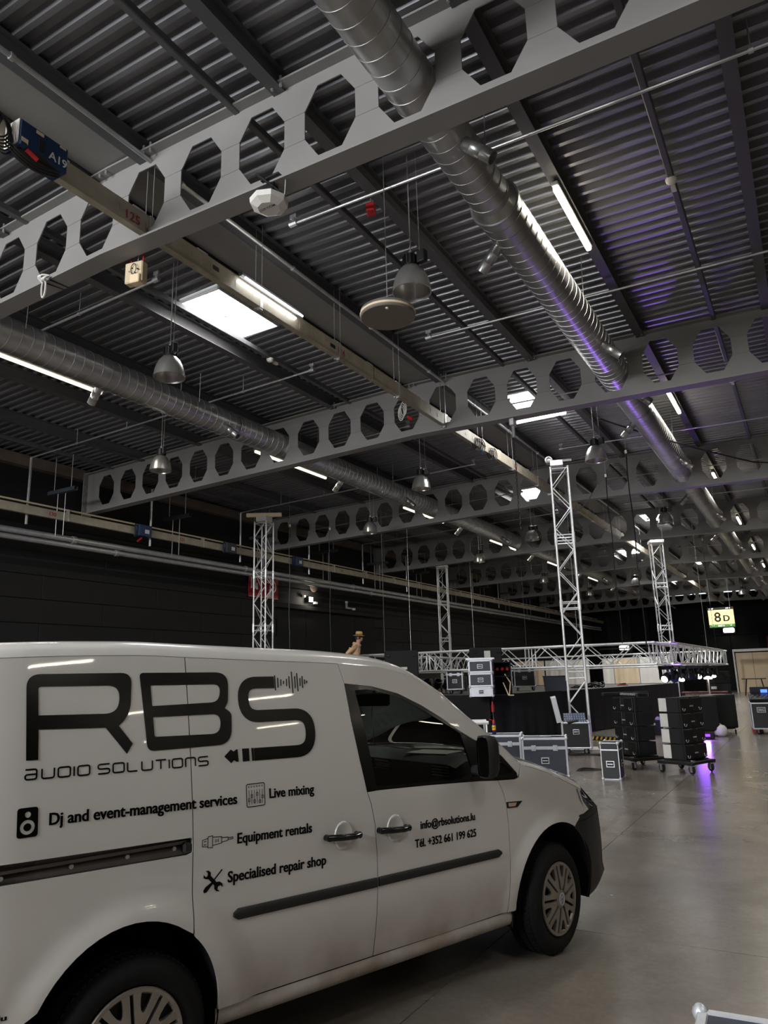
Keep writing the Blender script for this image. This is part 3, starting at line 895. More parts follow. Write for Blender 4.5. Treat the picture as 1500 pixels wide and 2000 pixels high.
for lb, p in (('glowing oval wall lamp above the back doors', (-5.4, YB - .3, 4.35)), ('glowing oval wall lamp behind the front truss', (-13.1, YB - .3, 3.4))):
    t = thing('bulkhead_lamp', lb, 'lamp', p)
    MB().box((0, -.02, 0), (.75, .16, .34), bev=.12).build('lens', M_spot, t)
    MB().box((0, .12, 0), (.9, .1, .5), bev=.02).build('housing', M_black, t)
# ================================================================== stage and equipment
def rotz(a):
    return Matrix.Rotation(a, 4, 'Z')
castor_fork = MB().box((0, 0, .095), (.07, .07, .01)).box((-.022, 0, .06), (.006, .04, .07)).box((.022, 0, .06), (.006, .04, .07)).mesh('castor', M_galv)
castor_wheel = MB().lathe([(.001, -.016), (.03, -.016), (.048, -.012), (.05, 0), (.048, .012), (.03, .016), (.001, .016)], 18, Matrix.Translation((0, .012, .05)) @ Matrix.Rotation(PI / 2, 4, 'Y')).mesh('wheel', M_rub, 40)
def castor(par, x, y, z=0, a=0.0, s=1.0):
    c = link('castor', castor_fork, par, (x, y, z))
    c.rotation_euler = (0, 0, a)
    c.scale = (s, s, s)
    link('wheel', castor_wheel, c)
    return c
corner_me = MB().lathe([(.001, .03), (.014, .026), (.024, .014), (.028, 0), (.024, -.014), (.014, -.026), (.001, -.03)], 8).mesh('ball_corner', M_alub, 60)
latch_me = MB().box((0, -.004, 0), (.075, .006, .09), bev=.003).box((0, -.01, .0), (.04, .012, .05), bev=.004).mesh('latch', M_alub)
def handle_parts(par, x, y, z, m=M_alub):
    h = MB().box((0, -.004, 0), (.13, .006, .10), bev=.003).build('handle_plate', m, par, loc=(x, y, z))
    MB().box((0, -.009, 0), (.10, .004, .07)).build('recess', M_blackm, h)
    MB().box((0, -.016, 0), (.085, .012, .02), bev=.004).build('grip', m, h)
    return h
def fcase(name, label, loc, rz, w, d, h, m=M_case, wheels=False, lid=.25, handle=True, edge=.022, em=M_alub, group=None, latches=2):
    t = thing(name, label, 'flight case', loc, rz, group)
    z0 = .115 if wheels else 0.0
    MB().box((0, 0, z0 + h / 2), (w - .01, d - .01, h - .01)).build('body', m, t)
    e = edge
    for sx in (-1, 1):
        for sy in (-1, 1):
            MB().box((sx * (w - e) / 2, sy * (d - e) / 2, z0 + h / 2), (e, e, h), bev=.004).build('edge_profile', em, t)
    for sz in (0, 1):
        for s in (-1, 1):
            MB().box((0, s * (d - e) / 2, z0 + e / 2 + sz * (h - e)), (w, e, e), bev=.004).build('edge_profile', em, t)
            MB().box((s * (w - e) / 2, 0, z0 + e / 2 + sz * (h - e)), (e, d, e), bev=.004).build('edge_profile', em, t)
    for sx in (-1, 1):
        for sy in (-1, 1):
            for sz in (0, 1):
                link('ball_corner', corner_me, t, (sx * (w / 2 - .01), sy * (d / 2 - .01), z0 + (.012 if sz == 0 else h - .012)))
    if lid:
        zl = z0 + h * (1 - lid)
        for s in (-1, 1):
            MB().box((0, s * (d / 2 - .004), zl), (w, .012, e * 1.5), bev=.003).build('lid_profile', em, t)
            MB().box((s * (w / 2 - .004), 0, zl), (.012, d, e * 1.5), bev=.003).build('lid_profile', em, t)
        for k in range(latches):
            link('latch', latch_me, t, ((-.5 + (k + .5) / latches) * w * .95, -d / 2 - .003, zl))
    if handle:
        handle_parts(t, 0, -d / 2, z0 + h * (.42 if lid else .5))
        hp = handle_parts(t, 0, 0, 0)
        hp.location = (w / 2, 0, z0 + h * .42)
        hp.rotation_euler = (0, 0, PI / 2)
    if wheels:
        for sx in (-1, 1):
            for sy in (-1, 1):
                castor(t, sx * (w / 2 - .08), sy * (d / 2 - .08), 0, random.uniform(-1, 1), 1.12)
    return t

# ---- floor cases
tB = fcase('flight_case', 'slate blue flight case with aluminium edges beyond the van bonnet, right one', (-4.17, 12.43, 0), .30, .74, .52, .62, M_caseg, lid=.26, edge=.035)
MB().box((-.02, .1, .6215), (.1, .06, .003)).build('sticker', M_white, tB)
MB().box((.2, .05, .6215), (.18, .12, .004)).build('dish_plate', M_blackm, tB)
tA = fcase('flight_case', 'slate blue flight case beyond the van bonnet carrying a spray can', (-4.92, 12.35, 0), .30, .72, .52, .66, M_caseg, lid=.22, edge=.035)
MB().box((.0, -.263, .33), (.3, .004, .06)).build('label_strip', M_black, tA)
# spray can on it
cz = .662
t = thing('spray_can', 'blue and yellow WD-40 spray can with red cap on a flight case', 'spray can', (-4.98, 12.22, cz), .25)
MB().lathe([(.001, 0), (.031, 0), (.033, .004), (.033, .16), (.028, .178), (.018, .185), (.001, .185)], 24).build('can', mat('can_blue', rgb(28, 40, 96), .35, .3), t, 40)
MB().lathe([(.0335, .075), (.0335, .15)], 24).build('label_band', mat('can_yellow', rgb(232, 196, 40), .4), t, 40)
MB().lathe([(.0337, .062), (.0337, .075)], 24).build('label_stripe', M_red, t, 40)
vs, fs = text_mesh('WD-40', .05, .022, True)
MB().add([(.0345 * math.sin((p[0] - .025) / .034), -.0345 * math.cos((p[0] - .025) / .034), .1 + p[1]) for p in vs], fs).build('lettering', M_inkb, t)
MB().lathe([(.027, .178), (.027, .205), (.02, .23), (.012, .245), (.001, .245)], 18).tube((0, -.005, .228), (-.075, -.02, .25), .005, 6).build('spray_cap', M_red, t, 40)

# open case with mixer
tC = thing('mixer_case', 'open black flight case on castors holding a mixing console below the tower', 'flight case', (-4.62, 15.85, 0), .33)
w_, d_, h_ = .54, .50, .50
MB().box((0, 0, .13 + .01), (w_, d_, .02)).box((0, -d_ / 2 + .006, .13 + h_ / 2), (w_, .012, h_)).box((0, d_ / 2 - .006, .13 + h_ / 2), (w_, .012, h_)).box((-w_ / 2 + .006, 0, .13 + h_ / 2), (.012, d_, h_)).box((w_ / 2 - .006, 0, .13 + h_ / 2), (.012, d_, h_)).build('body', M_case, tC)
for sx in (-1, 1):
    for sy in (-1, 1):
        MB().box((sx * w_ / 2, sy * d_ / 2, .13 + h_ / 2), (.03, .03, h_ + .01), bev=.005).build('edge_profile', M_alub, tC)
        for z in (.13, .13 + h_):
            link('ball_corner', corner_me, tC, (sx * w_ / 2, sy * d_ / 2, z))
        castor(tC, sx * .2, sy * .18, .0, random.uniform(-1, 1), 1.3)
    for z in (.13, .13 + h_):
        MB().box((0, sx * d_ / 2, z), (w_, .03, .03), bev=.005).build('edge_profile', M_alub, tC)
        MB().box((sx * w_ / 2, 0, z), (.03, d_, .03), bev=.005).build('edge_profile', M_alub, tC)
handle_parts(tC, 0, -d_ / 2, .45)
mx = Matrix.Translation((0, .05, .66)) @ Matrix.Rotation(.5, 4, 'X')
MB().box((0, 0, 0), (.46, .42, .12), m=mx, bev=.01).build('console', mat('console_blue', rgb(62, 74, 100), .4), tC)
b = MB()
for i in range(9):
    for j in range(4):
        b.box((0, 0, 0), (.012, .03, .03), m=mx @ Matrix.Translation((-.2 + i * .05, -.15 + j * .09, .07)))
b.build('fader_knobs', M_alub, tC)['kind'] = 'stuff'
ld = Matrix.Translation((-w_ / 2 - .05, 0, .13 + h_)) @ Matrix.Rotation(-.18, 4, 'Y')
MB().box((0, 0, 0), (.02, d_, .5), m=ld @ Matrix.Translation((-.05, 0, .27))).build('lid', M_case, tC)
b = MB()
for sy in (-1, 1):
    MB().box((0, 0, 0), (.11, .03, .52), m=ld @ Matrix.Translation((0, sy * d_ / 2, .27)), bev=.005).build('lid_edge', M_alub, tC)
MB().box((0, 0, 0), (.11, d_, .03), m=ld @ Matrix.Translation((0, 0, .53)), bev=.005).build('lid_edge', M_alub, tC)
MB().tube((-.16, -.26, .64), (.05, -.22, .67), .035, 10).build('headphone_pad', M_black, tC, 40)

# small black case
fcase('flight_case', 'small upright black case with thin aluminium edges on the open floor', (-3.06, 12.42, 0), .06, .285, .40, .56, M_case, lid=.2, edge=.016, em=M_alub, latches=0)
# black bag on floor
t = thing('black_bag', 'flat black cloth bag lying on the floor right of the blue cases', 'bag', (-3.62, 13.3, 0), .3)
MB().add([(-.3, -.2, 0), (.3, -.05, 0), (.32, .02, 0), (-.25, .22, 0), (-.2, -.08, .035), (.12, -.01, .025), (-.15, .12, .035)], [(0, 1, 5, 4), (1, 2, 5), (2, 3, 6, 5), (3, 0, 4, 6), (4, 5, 6), (0, 3, 2, 1)]).build('cloth', M_drape, t, 50)
MB().path([(-.2, -.1, .03), (-.1, -.16, .05), (.0, -.1, .03)], .008, 5).build('strap', M_black, t)

# ---- line-array speakers on carts
def array_stack(label, clabel, loc, rz, white, flybar):
    c = thing('speaker_cart', clabel, 'cart', loc, rz, 'speaker carts')
    W, D, Hh = .62, .38, .245
    b = MB()
    for s in (-1, 1):
        MB().box((s * .32, 0, .17), (.07, .64, .05), bev=.006).build('side_bar', M_black, c)
        MB().box((0, s * .27, .17), (.64, .07, .05), bev=.006).build('cross_bar', M_black, c)
        MB().box((s * .27, 0, .2), (.05, .46, .03), bev=.006).build('pad', M_blackm, c)
    for sx in (-1, 1):
        for sy in (-1, 1):
            castor(c, sx * .29, sy * .27, 0, random.uniform(-1, 1), 1.4)
    for k in range(4):
        s = thing('line_array_speaker', '%s %s' % (['bottom', 'second lowest', 'second highest', 'top'][k], label), 'speaker', (loc[0], loc[1], .218 + k * (Hh + .004)), rz, 'stacked line array speakers')
        # cabinet: slightly tapered towards the back
        pts = [(-W / 2, -D / 2, 0), (W / 2, -D / 2, 0), (W / 2, D / 2, .012), (-W / 2, D / 2, .012), (-W / 2, -D / 2, Hh), (W / 2, -D / 2, Hh), (W / 2, D / 2, Hh - .012), (-W / 2, D / 2, Hh - .012)]
        MB().add(pts, [(0, 3, 2, 1), (4, 5, 6, 7), (0, 1, 5, 4), (1, 2, 6, 5), (2, 3, 7, 6), (3, 0, 4, 7)]).build('cabinet', M_blackm, s)
        MB().box((-.19, -D / 2 - .008, Hh / 2), (.27, .016, Hh - .03), bev=.004).build('grille', M_black, s)
        MB().box((.19, -D / 2 - .008, Hh / 2), (.27, .016, Hh - .03), bev=.004).build('grille', M_black, s)
        MB().box((0, -D / 2 - .004, Hh / 2), (.1, .02, Hh - .06), bev=.004).build('horn', M_blackm, s)
        MB().box((0, -D / 2 - .016, Hh * .40), (.10, .004, .02)).build('badge', M_alub, s)
        for sx in (-1, 1):
            MB().box((sx * (W / 2 + .004), -D / 2 + .05, Hh / 2), (.012, .05, Hh), bev=.003).build('rigging_plate', M_black, s)
            MB().path([(sx * .25 + .035 * math.cos(a), -D / 2 - .025, Hh * .25 + .035 * math.sin(a)) for a in [PI * .9 + i * .35 for i in range(11)]], .004, 5).build('pin_lanyard', M_alub, s)
        if white:
            MB().box((-W / 2 - .006, D / 2 - .06, Hh / 2), (.012, .14, Hh - .03), bev=.004).box((-W / 2 + .1, D / 2 + .004, Hh / 2), (.24, .012, Hh - .03), bev=.004).build('white_cover', M_white, s)
    if flybar:
        f = thing('fly_bar', 'dark fly bar full of pins lying on the left speaker stack', 'fly bar', (loc[0], loc[1], .218 + 4 * (Hh + .004)), rz)
        MB().box((0, -.1, .03), (.74, .05, .06), bev=.005).box((0, .12, .03), (.74, .05, .06), bev=.005).build('bar', M_black, f)
        MB().box((-.2, 0, .05), (.08, .95, .05), bev=.005).build('spine', M_black, f)
        b = MB()
        for k in range(14):
            b.path([(-.34 + k * .05 + .018 * math.cos(a), -.13, .045 + .018 * math.sin(a)) for a in [i * 2 * PI / 8 for i in range(8)]], .004, 4, True)
        b.build('pins', M_alub, f)['kind'] = 'stuff'
array_stack('black line array speaker of the stack with the fly bar', 'low black castor cart under the stack with the fly bar', (-2.98, 13.9, 0), -.80, False, True)
array_stack('black line array speaker of the stack with white covers', 'low black castor cart under the stack with white covers', (-2.12, 13.55, 0), 1.18, True, False)

# ---- subs behind
for k, (lb, x, y, rz) in enumerate((('tall black subwoofer lit violet, left one behind the right stack', -2.75, 20.55, .62), ('tall black subwoofer, right one behind the right stack', -2.42, 21.55, .62))):
    t = thing('subwoofer', lb, 'speaker', (x, y, 0), rz, 'tall subwoofers')
    MB().box((0, 0, .565), (.62, .62, .84), bev=.015).build('cabinet', M_black, t)
    MB().box((0, -.315, .565), (.57, .012, .78), bev=.005).build('grille', M_blackm, t)
    MB().box((0, 0, .13), (.5, .5, .03)).build('dolly', M_black, t)
    for sx in (-1, 1):
        for sy in (-1, 1):
            castor(t, sx * .24, sy * .26, .0, random.uniform(-1, 1), 1.15)
t = thing('white_sack', 'round white plastic sack on the floor beside the subwoofers', 'sack', (-2.33, 20.55, 0))
MB().lathe([(.001, 0), (.1, .0), (.145, .05), (.165, .13), (.15, .21), (.1, .265), (.03, .285), (.001, .285)], 20).build('sack_body', M_white, t, 60)
MB().tube((0, 0, .275), (.02, 0, .30), .02, 8, .03).build('tied_neck', M_white, t, 60)
t = thing('storage_tub', 'black storage tub filled with crumpled violet cloth beside the stage', 'tub', (-3.96, 20.75, 0), .3)
MB().add([(-.2, -.16, 0), (.2, -.16, 0), (.2, .16, 0), (-.2, .16, 0), (-.23, -.19, .38), (.23, -.19, .38), (.23, .19, .38), (-.23, .19, .38)], [(0, 3, 2, 1), (0, 1, 5, 4), (1, 2, 6, 5), (2, 3, 7, 6), (3, 0, 4, 7)]).build('tub', M_black, t)
b = MB()
for k in range(9):
    b.lathe([(.001, .06), (.05, .04), (.06, 0), (.04, -.03)], 7, Matrix.Translation((random.uniform(-.15, .15), random.uniform(-.12, .12), .38 + random.uniform(0, .06))) @ Matrix.Rotation(random.uniform(-.6, .6), 4, 'X'))
b.build('cloth', mat('lilac_cloth', rgb(170, 150, 200), .8), t, 60)
MB().box((-.05, -.185, .28), (.16, .01, .05)).build('label_strip', M_white, t)

# ---- front-of-house desk at the right
t = thing('mixer_case', 'wide black flight case on castors carrying two consoles at the right edge', 'flight case', (-1.0, 21.7, 0), .12)
W, D, Hh = 1.35, .75, .62
MB().box((0, 0, .14 + Hh / 2), (W, D, Hh)).build('body', M_case, t)
for s in (-1, 1):
    for q in (-1, 1):
        MB().box((s * W / 2, q * D / 2, .14 + Hh / 2), (.035, .035, Hh), bev=.006).build('edge_profile', M_alub, t)
        castor(t, s * .55, q * .28, 0, random.uniform(-1, 1), 1.35)
    for z in (.14, .14 + Hh):
        MB().box((0, s * D / 2, z), (W, .035, .035), bev=.006).build('edge_profile', M_alub, t)
        MB().box((s * W / 2, 0, z), (.035, D, .035), bev=.006).build('edge_profile', M_alub, t)
for sx in (-.45, .05, .5):
    MB().box((sx, -D / 2 - .004, .6), (.2, .006, .13), bev=.003).build('name_plate', M_alub, t)
MB().box((-.45, -D / 2 - .008, .6), (.17, .004, .10)).box((.05, -D / 2 - .008, .6), (.17, .004, .10)).build('name_panel', M_black, t)
vs, fs = text_mesh('SRIG', .14, .06, True)
MB().add([(-.52 + p[0], -D / 2 - .0125, .57 + p[1]) for p in vs], fs).build('lettering', M_white, t)
link('latch', latch_me, t, (-.2, -D / 2 - .004, .64)).scale = (1.5, 1.5, 1.5)
for k, (lb, dx) in enumerate((('dark mixing console with blue lit screens on the right case, left one', -.38), ('dark mixing console on the right case, right one', .30))):
    m = thing('mixing_console', lb, 'console', (-1.0 + dx * math.cos(.12), 21.7 + dx * math.sin(.12), .79), .12)
    mm = Matrix.Translation((0, 0, .1)) @ Matrix.Rotation(.32, 4, 'X')
    MB().box((0, 0, 0), (.6, .5, .1), m=mm, bev=.015).build('desk', M_black, m)
    MB().box((0, 0, 0), (.5, .02, .22), m=Matrix.Translation((0, .2, .26)) @ Matrix.Rotation(.35, 4, 'X'), bev=.006).build('meter_bridge', M_caseg, m)
    MB().box((0, 0, 0), (.16, .004, .1), m=Matrix.Translation((.08, .185, .25)) @ Matrix.Rotation(.35, 4, 'X')).build('screen', emat('blue_screen%d' % k, (.1, .25, 1.0), 1.5), m)
    b = MB()
    for i in range(16):
        b.box((0, 0, 0), (.012, .025, .02), m=mm @ Matrix.Translation((-.27 + i * .036, -.12 + .06 * (i % 3), .058)))
    b.build('faders', M_alub, m)['kind'] = 'stuff'
t = thing('crate', 'small red crate under the right console case', 'crate', (-1.62, 22.3, 0), .1)
MB().box((0, 0, .005), (.26, .3, .01)).box((-.125, 0, .14), (.01, .3, .28)).box((.125, 0, .14), (.01, .3, .28)).box((0, -.145, .14), (.26, .01, .28)).box((0, .145, .14), (.26, .01, .28)).build('walls', M_red, t)
MB().box((0, 0, .28), (.28, .32, .02)).build('rim', M_red, t)

# ---- near case in the bottom right corner
A = atZ(1362, 1967, .60)
Bp = atZ(1500, 1989, .60)
ang = math.atan2(Bp.y - A.y, Bp.x - A.x)
wN, dN, hN = .80, .55, .60
ca, sa = math.cos(ang), math.sin(ang)
cN = (A.x + wN / 2 * ca + dN / 2 * sa, A.y + wN / 2 * sa - dN / 2 * ca, 0)
fcase('flight_case', 'dark blue flight case with aluminium corners cut off by the bottom right corner', cN, ang, wN, dN, hN, mat('navy_laminate', rgb(34, 40, 62), .5, 0, .1, 20, .1, 200), lid=.3, edge=.034)

# ---- stage with drapes
ZS = 1.16
SA, SB_, SCn = Vector((-7.15, 17.4)), Vector((-5.75, 21.6)), Vector((-4.35, 29.0))
stage_poly = [(-13.4, 17.15), (SA.x, SA.y), (SB_.x, SB_.y), (SCn.x, SCn.y), (-13.4, 29.6)]
st = thing('stage', 'raised stage with black skirting and pale grey deck behind the van', 'stage', (0, 0, 0))
MB().prism(stage_poly, ZS - .06, ZS).build('deck', M_stage, st)
def skirt(a, b, m, n_w=9, amp=.03):
    a, b = Vector(a), Vector(b)
    L = (b - a).length
    nrm = Vector(((b - a).y, -(b - a).x)).normalized()
    vs, fs = [], []
    n = int(L / .045)
    rows = 7
    for i in range(n + 1):
        p = a.lerp(b, i / n)
        s = i / n * L
        f = math.sin(s * 7.0 + 1.3 * math.sin(s * 2.1)) * .6 + .4 * math.sin(s * 15 + 2)
        for r in range(rows):
            k = r / (rows - 1)
            o = .02 + amp * (f * (.25 + .75 * k) + .3)
            vs.append((p.x + nrm.x * o, p.y + nrm.y * o, (ZS - .005) * (1 - k) + .02))
    for i in range(n):
        for r in range(rows - 1):
            q = i * rows + r
            fs.append((q, q + 1, q + rows + 1, q + rows))
    return MB().add(vs, fs).build('skirt', m, st, 60)
skirt(stage_poly[0], stage_poly[1], M_drape, amp=.012)
skirt(stage_poly[1], stage_poly[2], M_drape, amp=.05)
skirt(stage_poly[2], stage_poly[3], mat('drape_violet_lit', rgb(20, 17, 28), .8), amp=.01)  # violet light put into the colour of this black skirt
skirt(stage_poly[3], stage_poly[4], M_drape)
skirt(stage_poly[4], stage_poly[0], M_drape)
# hazard-striped cable ramps at the foot of the stage
for lb, p, rz, L in (('black and yellow striped floor bumper at the stage foot, left piece', atZ(1066, 1441, .05), .25, .75), ('black and yellow striped floor bumper at the stage foot, right piece', atZ(1184, 1442, .05), -.32, .85)):
    t = thing('hazard_bumper', lb, 'bumper', (p.x, p.y, 0), rz, 'striped floor bumpers')
    MB().box((0, 0, .05), (L, .12, .1), bev=.01).build('bar', M_black, t)
    n = int(L / .12)
    for k in range(n):
        x = -L / 2 + .04 + k * L / n
        MB().add([(x, -.062, .012), (x + .055, -.062, .012), (x + .095, -.062, .09), (x + .04, -.062, .09)], [(0, 1, 2, 3)]).build('stripe', M_yel, t)

# ---- truss
def truss_frame(par, L, a, nseg, chord_r=.025, br=.012, hor=(), m=M_alu):
    """square box truss along local z"""
    h = a / 2
    for sx, sy in ((-1, -1), (1, -1), (1, 1), (-1, 1)):
        MB().tube((sx * h, sy * h, 0), (sx * h, sy * h, L), chord_r, 10).build('chord', m, par, 40)
    p = L / nseg
    base = MB().tube((-h, 0, 0), (h, 0, p), br, 6).mesh('brace', m, 40)
    barm = MB().tube((-h, 0, 0), (h, 0, 0), br * 1.2, 6).mesh('cross_bar', m, 40)
    for f in range(4):
        fm = Matrix.Rotation(f * PI / 2, 4, 'Z') @ Matrix.Translation((0, -h, 0))
        for k in range(nseg):
            o = link('brace', base, par)
            mm = Matrix.Translation((0, 0, p * k))
            if (k + (1 if f >= 2 else 0)) % 2: mm = mm @ Matrix.Diagonal((-1, 1, 1, 1))
            o.matrix_local = fm @ mm
        for z in hor:
            o = link('cross_bar', barm, par)
            o.matrix_local = fm @ Matrix.Translation((0, 0, z))
def tower(label, x, y, top, rz, a=.40):
    t = thing('truss_tower', label, 'truss tower', (x, y, 0), rz, 'upright aluminium truss towers')
    hor = [.06]
    z = 1.6
    while z < top - .3:
        hor += [z - .07, z + .07]
        z += 1.55
    hor += [top - .05]
    truss_frame(t, top, a, int(top / .46), hor=hor)
    MB().box((0, 0, .015), (a + .3, a + .3, .03)).build('base_plate', M_alu, t)
    for z in [q for q in hor[1:-1:2]]:
        b = MB()
        for sx in (-1, 1):
            for sy in (-1, 1):
                b.tube((sx * a / 2, sy * a / 2, z - .05), (sx * a / 2, sy * a / 2, z + .19), .036, 8)
        b.build('connectors', M_alu, t, 40)['kind'] = 'stuff'
    return t
T1 = tower('nearest tall aluminium truss tower in front of the stage', -4.72, 16.6, 6.42, .30)
MB().box((-.05, 0, 6.5), (.3, .5, .14), bev=.01).box((-.22, 0, 6.62), (.12, .12, .16), bev=.01).tube((-.3, -.2, 6.55), (.3, -.2, 6.55), .03).build('head_block', M_alu, T1)
MB().lathe([(.06, -.02), (.09, -.02), (.09, .02), (.06, .02)], 16, Matrix.Translation((-.22, -.1, 6.62)) @ Matrix.Rotation(PI / 2, 4, 'X'), True).build('sheave', M_galv, T1, 40)
T0 = tower('left aluminium truss tower with a cream crossbar, above the van roof', -13.72, 16.6, 6.28, .12)
MB().box((0, 0, 6.36), (.36, .36, .16), bev=.01).build('head_block', M_white, T0)
MB().box((0, 0, 6.5), (1.05, .12, .12), .45, .01).build('crossbar', M_cream, T0)
T3 = tower('right aluminium truss tower beside the receding lighting truss', -4.67, 28.5, 6.3, .40)
MB().box((0, 0, 6.34), (.5, .5, .1), bev=.01).build('head_block', M_alu, T3)
T2 = tower('far aluminium truss tower in front of the black wall', -13.6, 28.5, 6.25, .3)
MB().box((0, 0, 6.3), (.5, .5, .1), bev=.01).build('head_block', M_alu, T2)
def htruss(label, a_, b_, z, size):
    a_, b_ = Vector(a_), Vector(b_)
    L = (b_ - a_).length
    t = thing('lighting_truss', label, 'truss', (a_.x, a_.y, z), 0, 'hanging lighting trusses')
    ang = math.atan2(b_.y - a_.y, b_.x - a_.x)
    t.rotation_euler = (0, PI / 2, ang)
    t.rotation_mode = 'XYZ'
    truss_frame(t, L, size, int(L / .55), chord_r=.027, br=.014, hor=[.05, L * .33, L * .33 + .1, L * .66, L * .66 + .1, L - .05])
    for f in (.2, .8):
        q = a_.lerp(b_, f)
        MB().tube((-size / 2, 0, L * f), (-(roof(q.x, ZD) - z), 0, L * f), .006, 5).build('suspension_wire', M_galv, t)
    return t
htruss('long aluminium lighting truss across the front of the stage', (-13.0, 19.0), (-3.35, 19.0), 2.06, .52)
htruss('violet lit aluminium truss receding along the right side of the stage', (-3.35, 19.3), (-3.35, 31.0), 2.06, .52)
htruss('far aluminium truss across the back of the stage', (-13.0, 31.3), (-3.0, 31.3), 2.04, .52)
htruss('aluminium truss along the left side of the stage', (-11.4, 19.4), (-12.6, 31.0), 2.04, .52)
# supports under the trusses (dead-hung on chains)
t = thing('chain_hoist', 'black chain hanging from the second beam left of a dome lamp', 'chain hoist', (-4.05, Y1 + SP + .11, 0))
zt = roof(-4.05, ZB)
MB().box((0, 0, zt - .07), (.09, .16, .13), bev=.01).tube((0, 0, zt - .1), (0, 0, zt - .34), .03, 8).build('hook', M_galv, t)
b = MB()
n = 34
for k in range(n):
    a = (k % 2) * PI / 2
    zc_ = zt - .36 - k * .05
    b.path([(.014 * math.cos(q) * math.cos(a), .014 * math.cos(q) * math.sin(a), zc_ + .03 * math.sin(q)) for q in [i * PI / 4 for i in range(8)]], .005, 4, True)
b.build('chain', M_black, t)['kind'] = 'stuff'
for lb, (x, y), z0, z1, r in (('black cable hanging straight down right of the nearest tower', (-3.2, 16.9), 2.1, 6.6, .014), ('second black cable hanging right of the nearest tower', (-3.95, 18.0), 2.3, 6.4, .012),
                              ('thin grey wire hanging beside the left tower', (-12.6, 18.4), 2.2, 6.2, .008), ('thin black wire hanging in front of the fire sign', (-13.0, 16.9), 2.2, 6.1, .010), ('thin wire hanging left of the number sign', (-3.3, 30.9), 2.3, 6.6, .008)):
    t = thing('hanging_cable', lb, 'cable', (x, y, 0), 0, 'cables hanging from the roof')
    MB().path([(.015 * math.sin(k * 1.3), .0, z0 + (z1 - z0) * k / 10) for k in range(11)], r, 5).build('cable', M_black, t, 60)
    MB().box((0, 0, z1 + .03), (.05, .05, .08)).tube((0, 0, z1 + .05), (0, 0, roof(x, ZD)), .004, 4).build('clip', M_galv, t)
t = thing('looped_cable', 'black cable looping from the power rail down behind the nearest tower', 'cable', (0, 0, 0))
MB().path(catenary((-5.37, 17.9, 6.14), (-4.3, 17.9, 6.0), .45, 16), .014, 5).build('cable', M_black, t, 60)
MB().box((-5.37, 17.9, 6.14), (.1, .1, .05)).build('clip', M_galv, t)

# moving-head lights under the right truss
for k in range(9):
    y = 19.9 + k * 1.2
    lit = k in (0, 2, 5, 8)
    t = thing('moving_head', '%s moving head light %sunder the receding truss' % (['first', 'second', 'third', 'fourth', 'fifth', 'sixth', 'seventh', 'eighth', 'farthest'][k], 'with a glowing lens ' if lit else ''), 'stage light', (-3.35, y, 1.35), random.uniform(-.4, .4), 'moving head lights under the truss')
    MB().box((0, 0, .36), (.3, .26, .1), bev=.01).build('base', M_black, t)
    for s in (-1, 1):
        MB().box((s * .16, 0, .2), (.04, .12, .28), bev=.01).build('yoke', M_black, t)
    hm = Matrix.Translation((0, 0, .12)) @ Matrix.Rotation(2.2 + random.uniform(-.3, .3), 4, 'X')
    MB().lathe([(.001, -.17), (.09, -.16), (.11, -.08), (.11, .1), (.09, .14), (.085, .14)], 16, hm).build('head', M_black, t, 40)
    MB().lathe([(.001, .135), (.085, .135)], 16, hm).build('lens', M_spot if lit else M_bluebox, t)
    MB().box((0, 0, .44), (.06, .05, .1)).build('clamp', M_galv, t)

# ---- things on the stage
def onstage(u, v):
    return atZ(u, v, ZS)
p = onstage(932, 1361)
for k, (hh, w, m, z) in enumerate(((.22, .55, M_alub, 0), (.32, .56, M_caseg, .225), (.30, .56, M_caseg, .55))):
    fcase('rack_case', ['low silver case at the bottom of the stack at the stage edge', 'middle grey rack case with aluminium edges in the stack at the stage edge', 'top grey rack case in the stack at the stage edge'][k],
          (p.x, p.y + .3, ZS + z), .34, w, .5, hh, m, lid=0, edge=.04, group='rack cases stacked at the stage edge')
t = thing('tray', 'thin pale tray lying on top of the rack case stack', 'tray', (p.x, p.y + .3, ZS + .853), .34)
MB().box((0, 0, .01), (.66, .5, .02), bev=.004).build('board', M_alub, t)
for s in (-1, 1): MB().box((0, s * .24, .03), (.66, .02, .03)).build('rim', M_alub, t)
p2 = onstage(962, 1359)
t = thing('power_distributor', 'open black power rack with red sockets right of the rack case stack', 'rack', (p2.x + .1, p2.y + .5, ZS), .34)
MB().box((0, .2, .4), (.42, .02, .8)).box((-.2, 0, .4), (.02, .4, .8)).box((.2, 0, .4), (.02, .4, .8)).box((0, 0, .79), (.42, .4, .02)).box((0, 0, .01), (.42, .4, .02)).box((0, 0, .45), (.42, .4, .02)).build('cabinet', M_blackm, t)
for i in range(3):
    MB().tube((-.12 + i * .12, -.05, .65), (-.12 + i * .12, -.16, .62), .035, 10).build('socket', M_red, t, 40)
MB().path([(.0, -.1, .3), (.08, -.22, .1), (.12, -.3, .0), (.25, -.35, -.0)], .015, 6).path([(.05, -.1, .5), (.18, -.25, .3), (.14, -.3, .01)], .013, 6).build('cable', M_cream, t, 60)
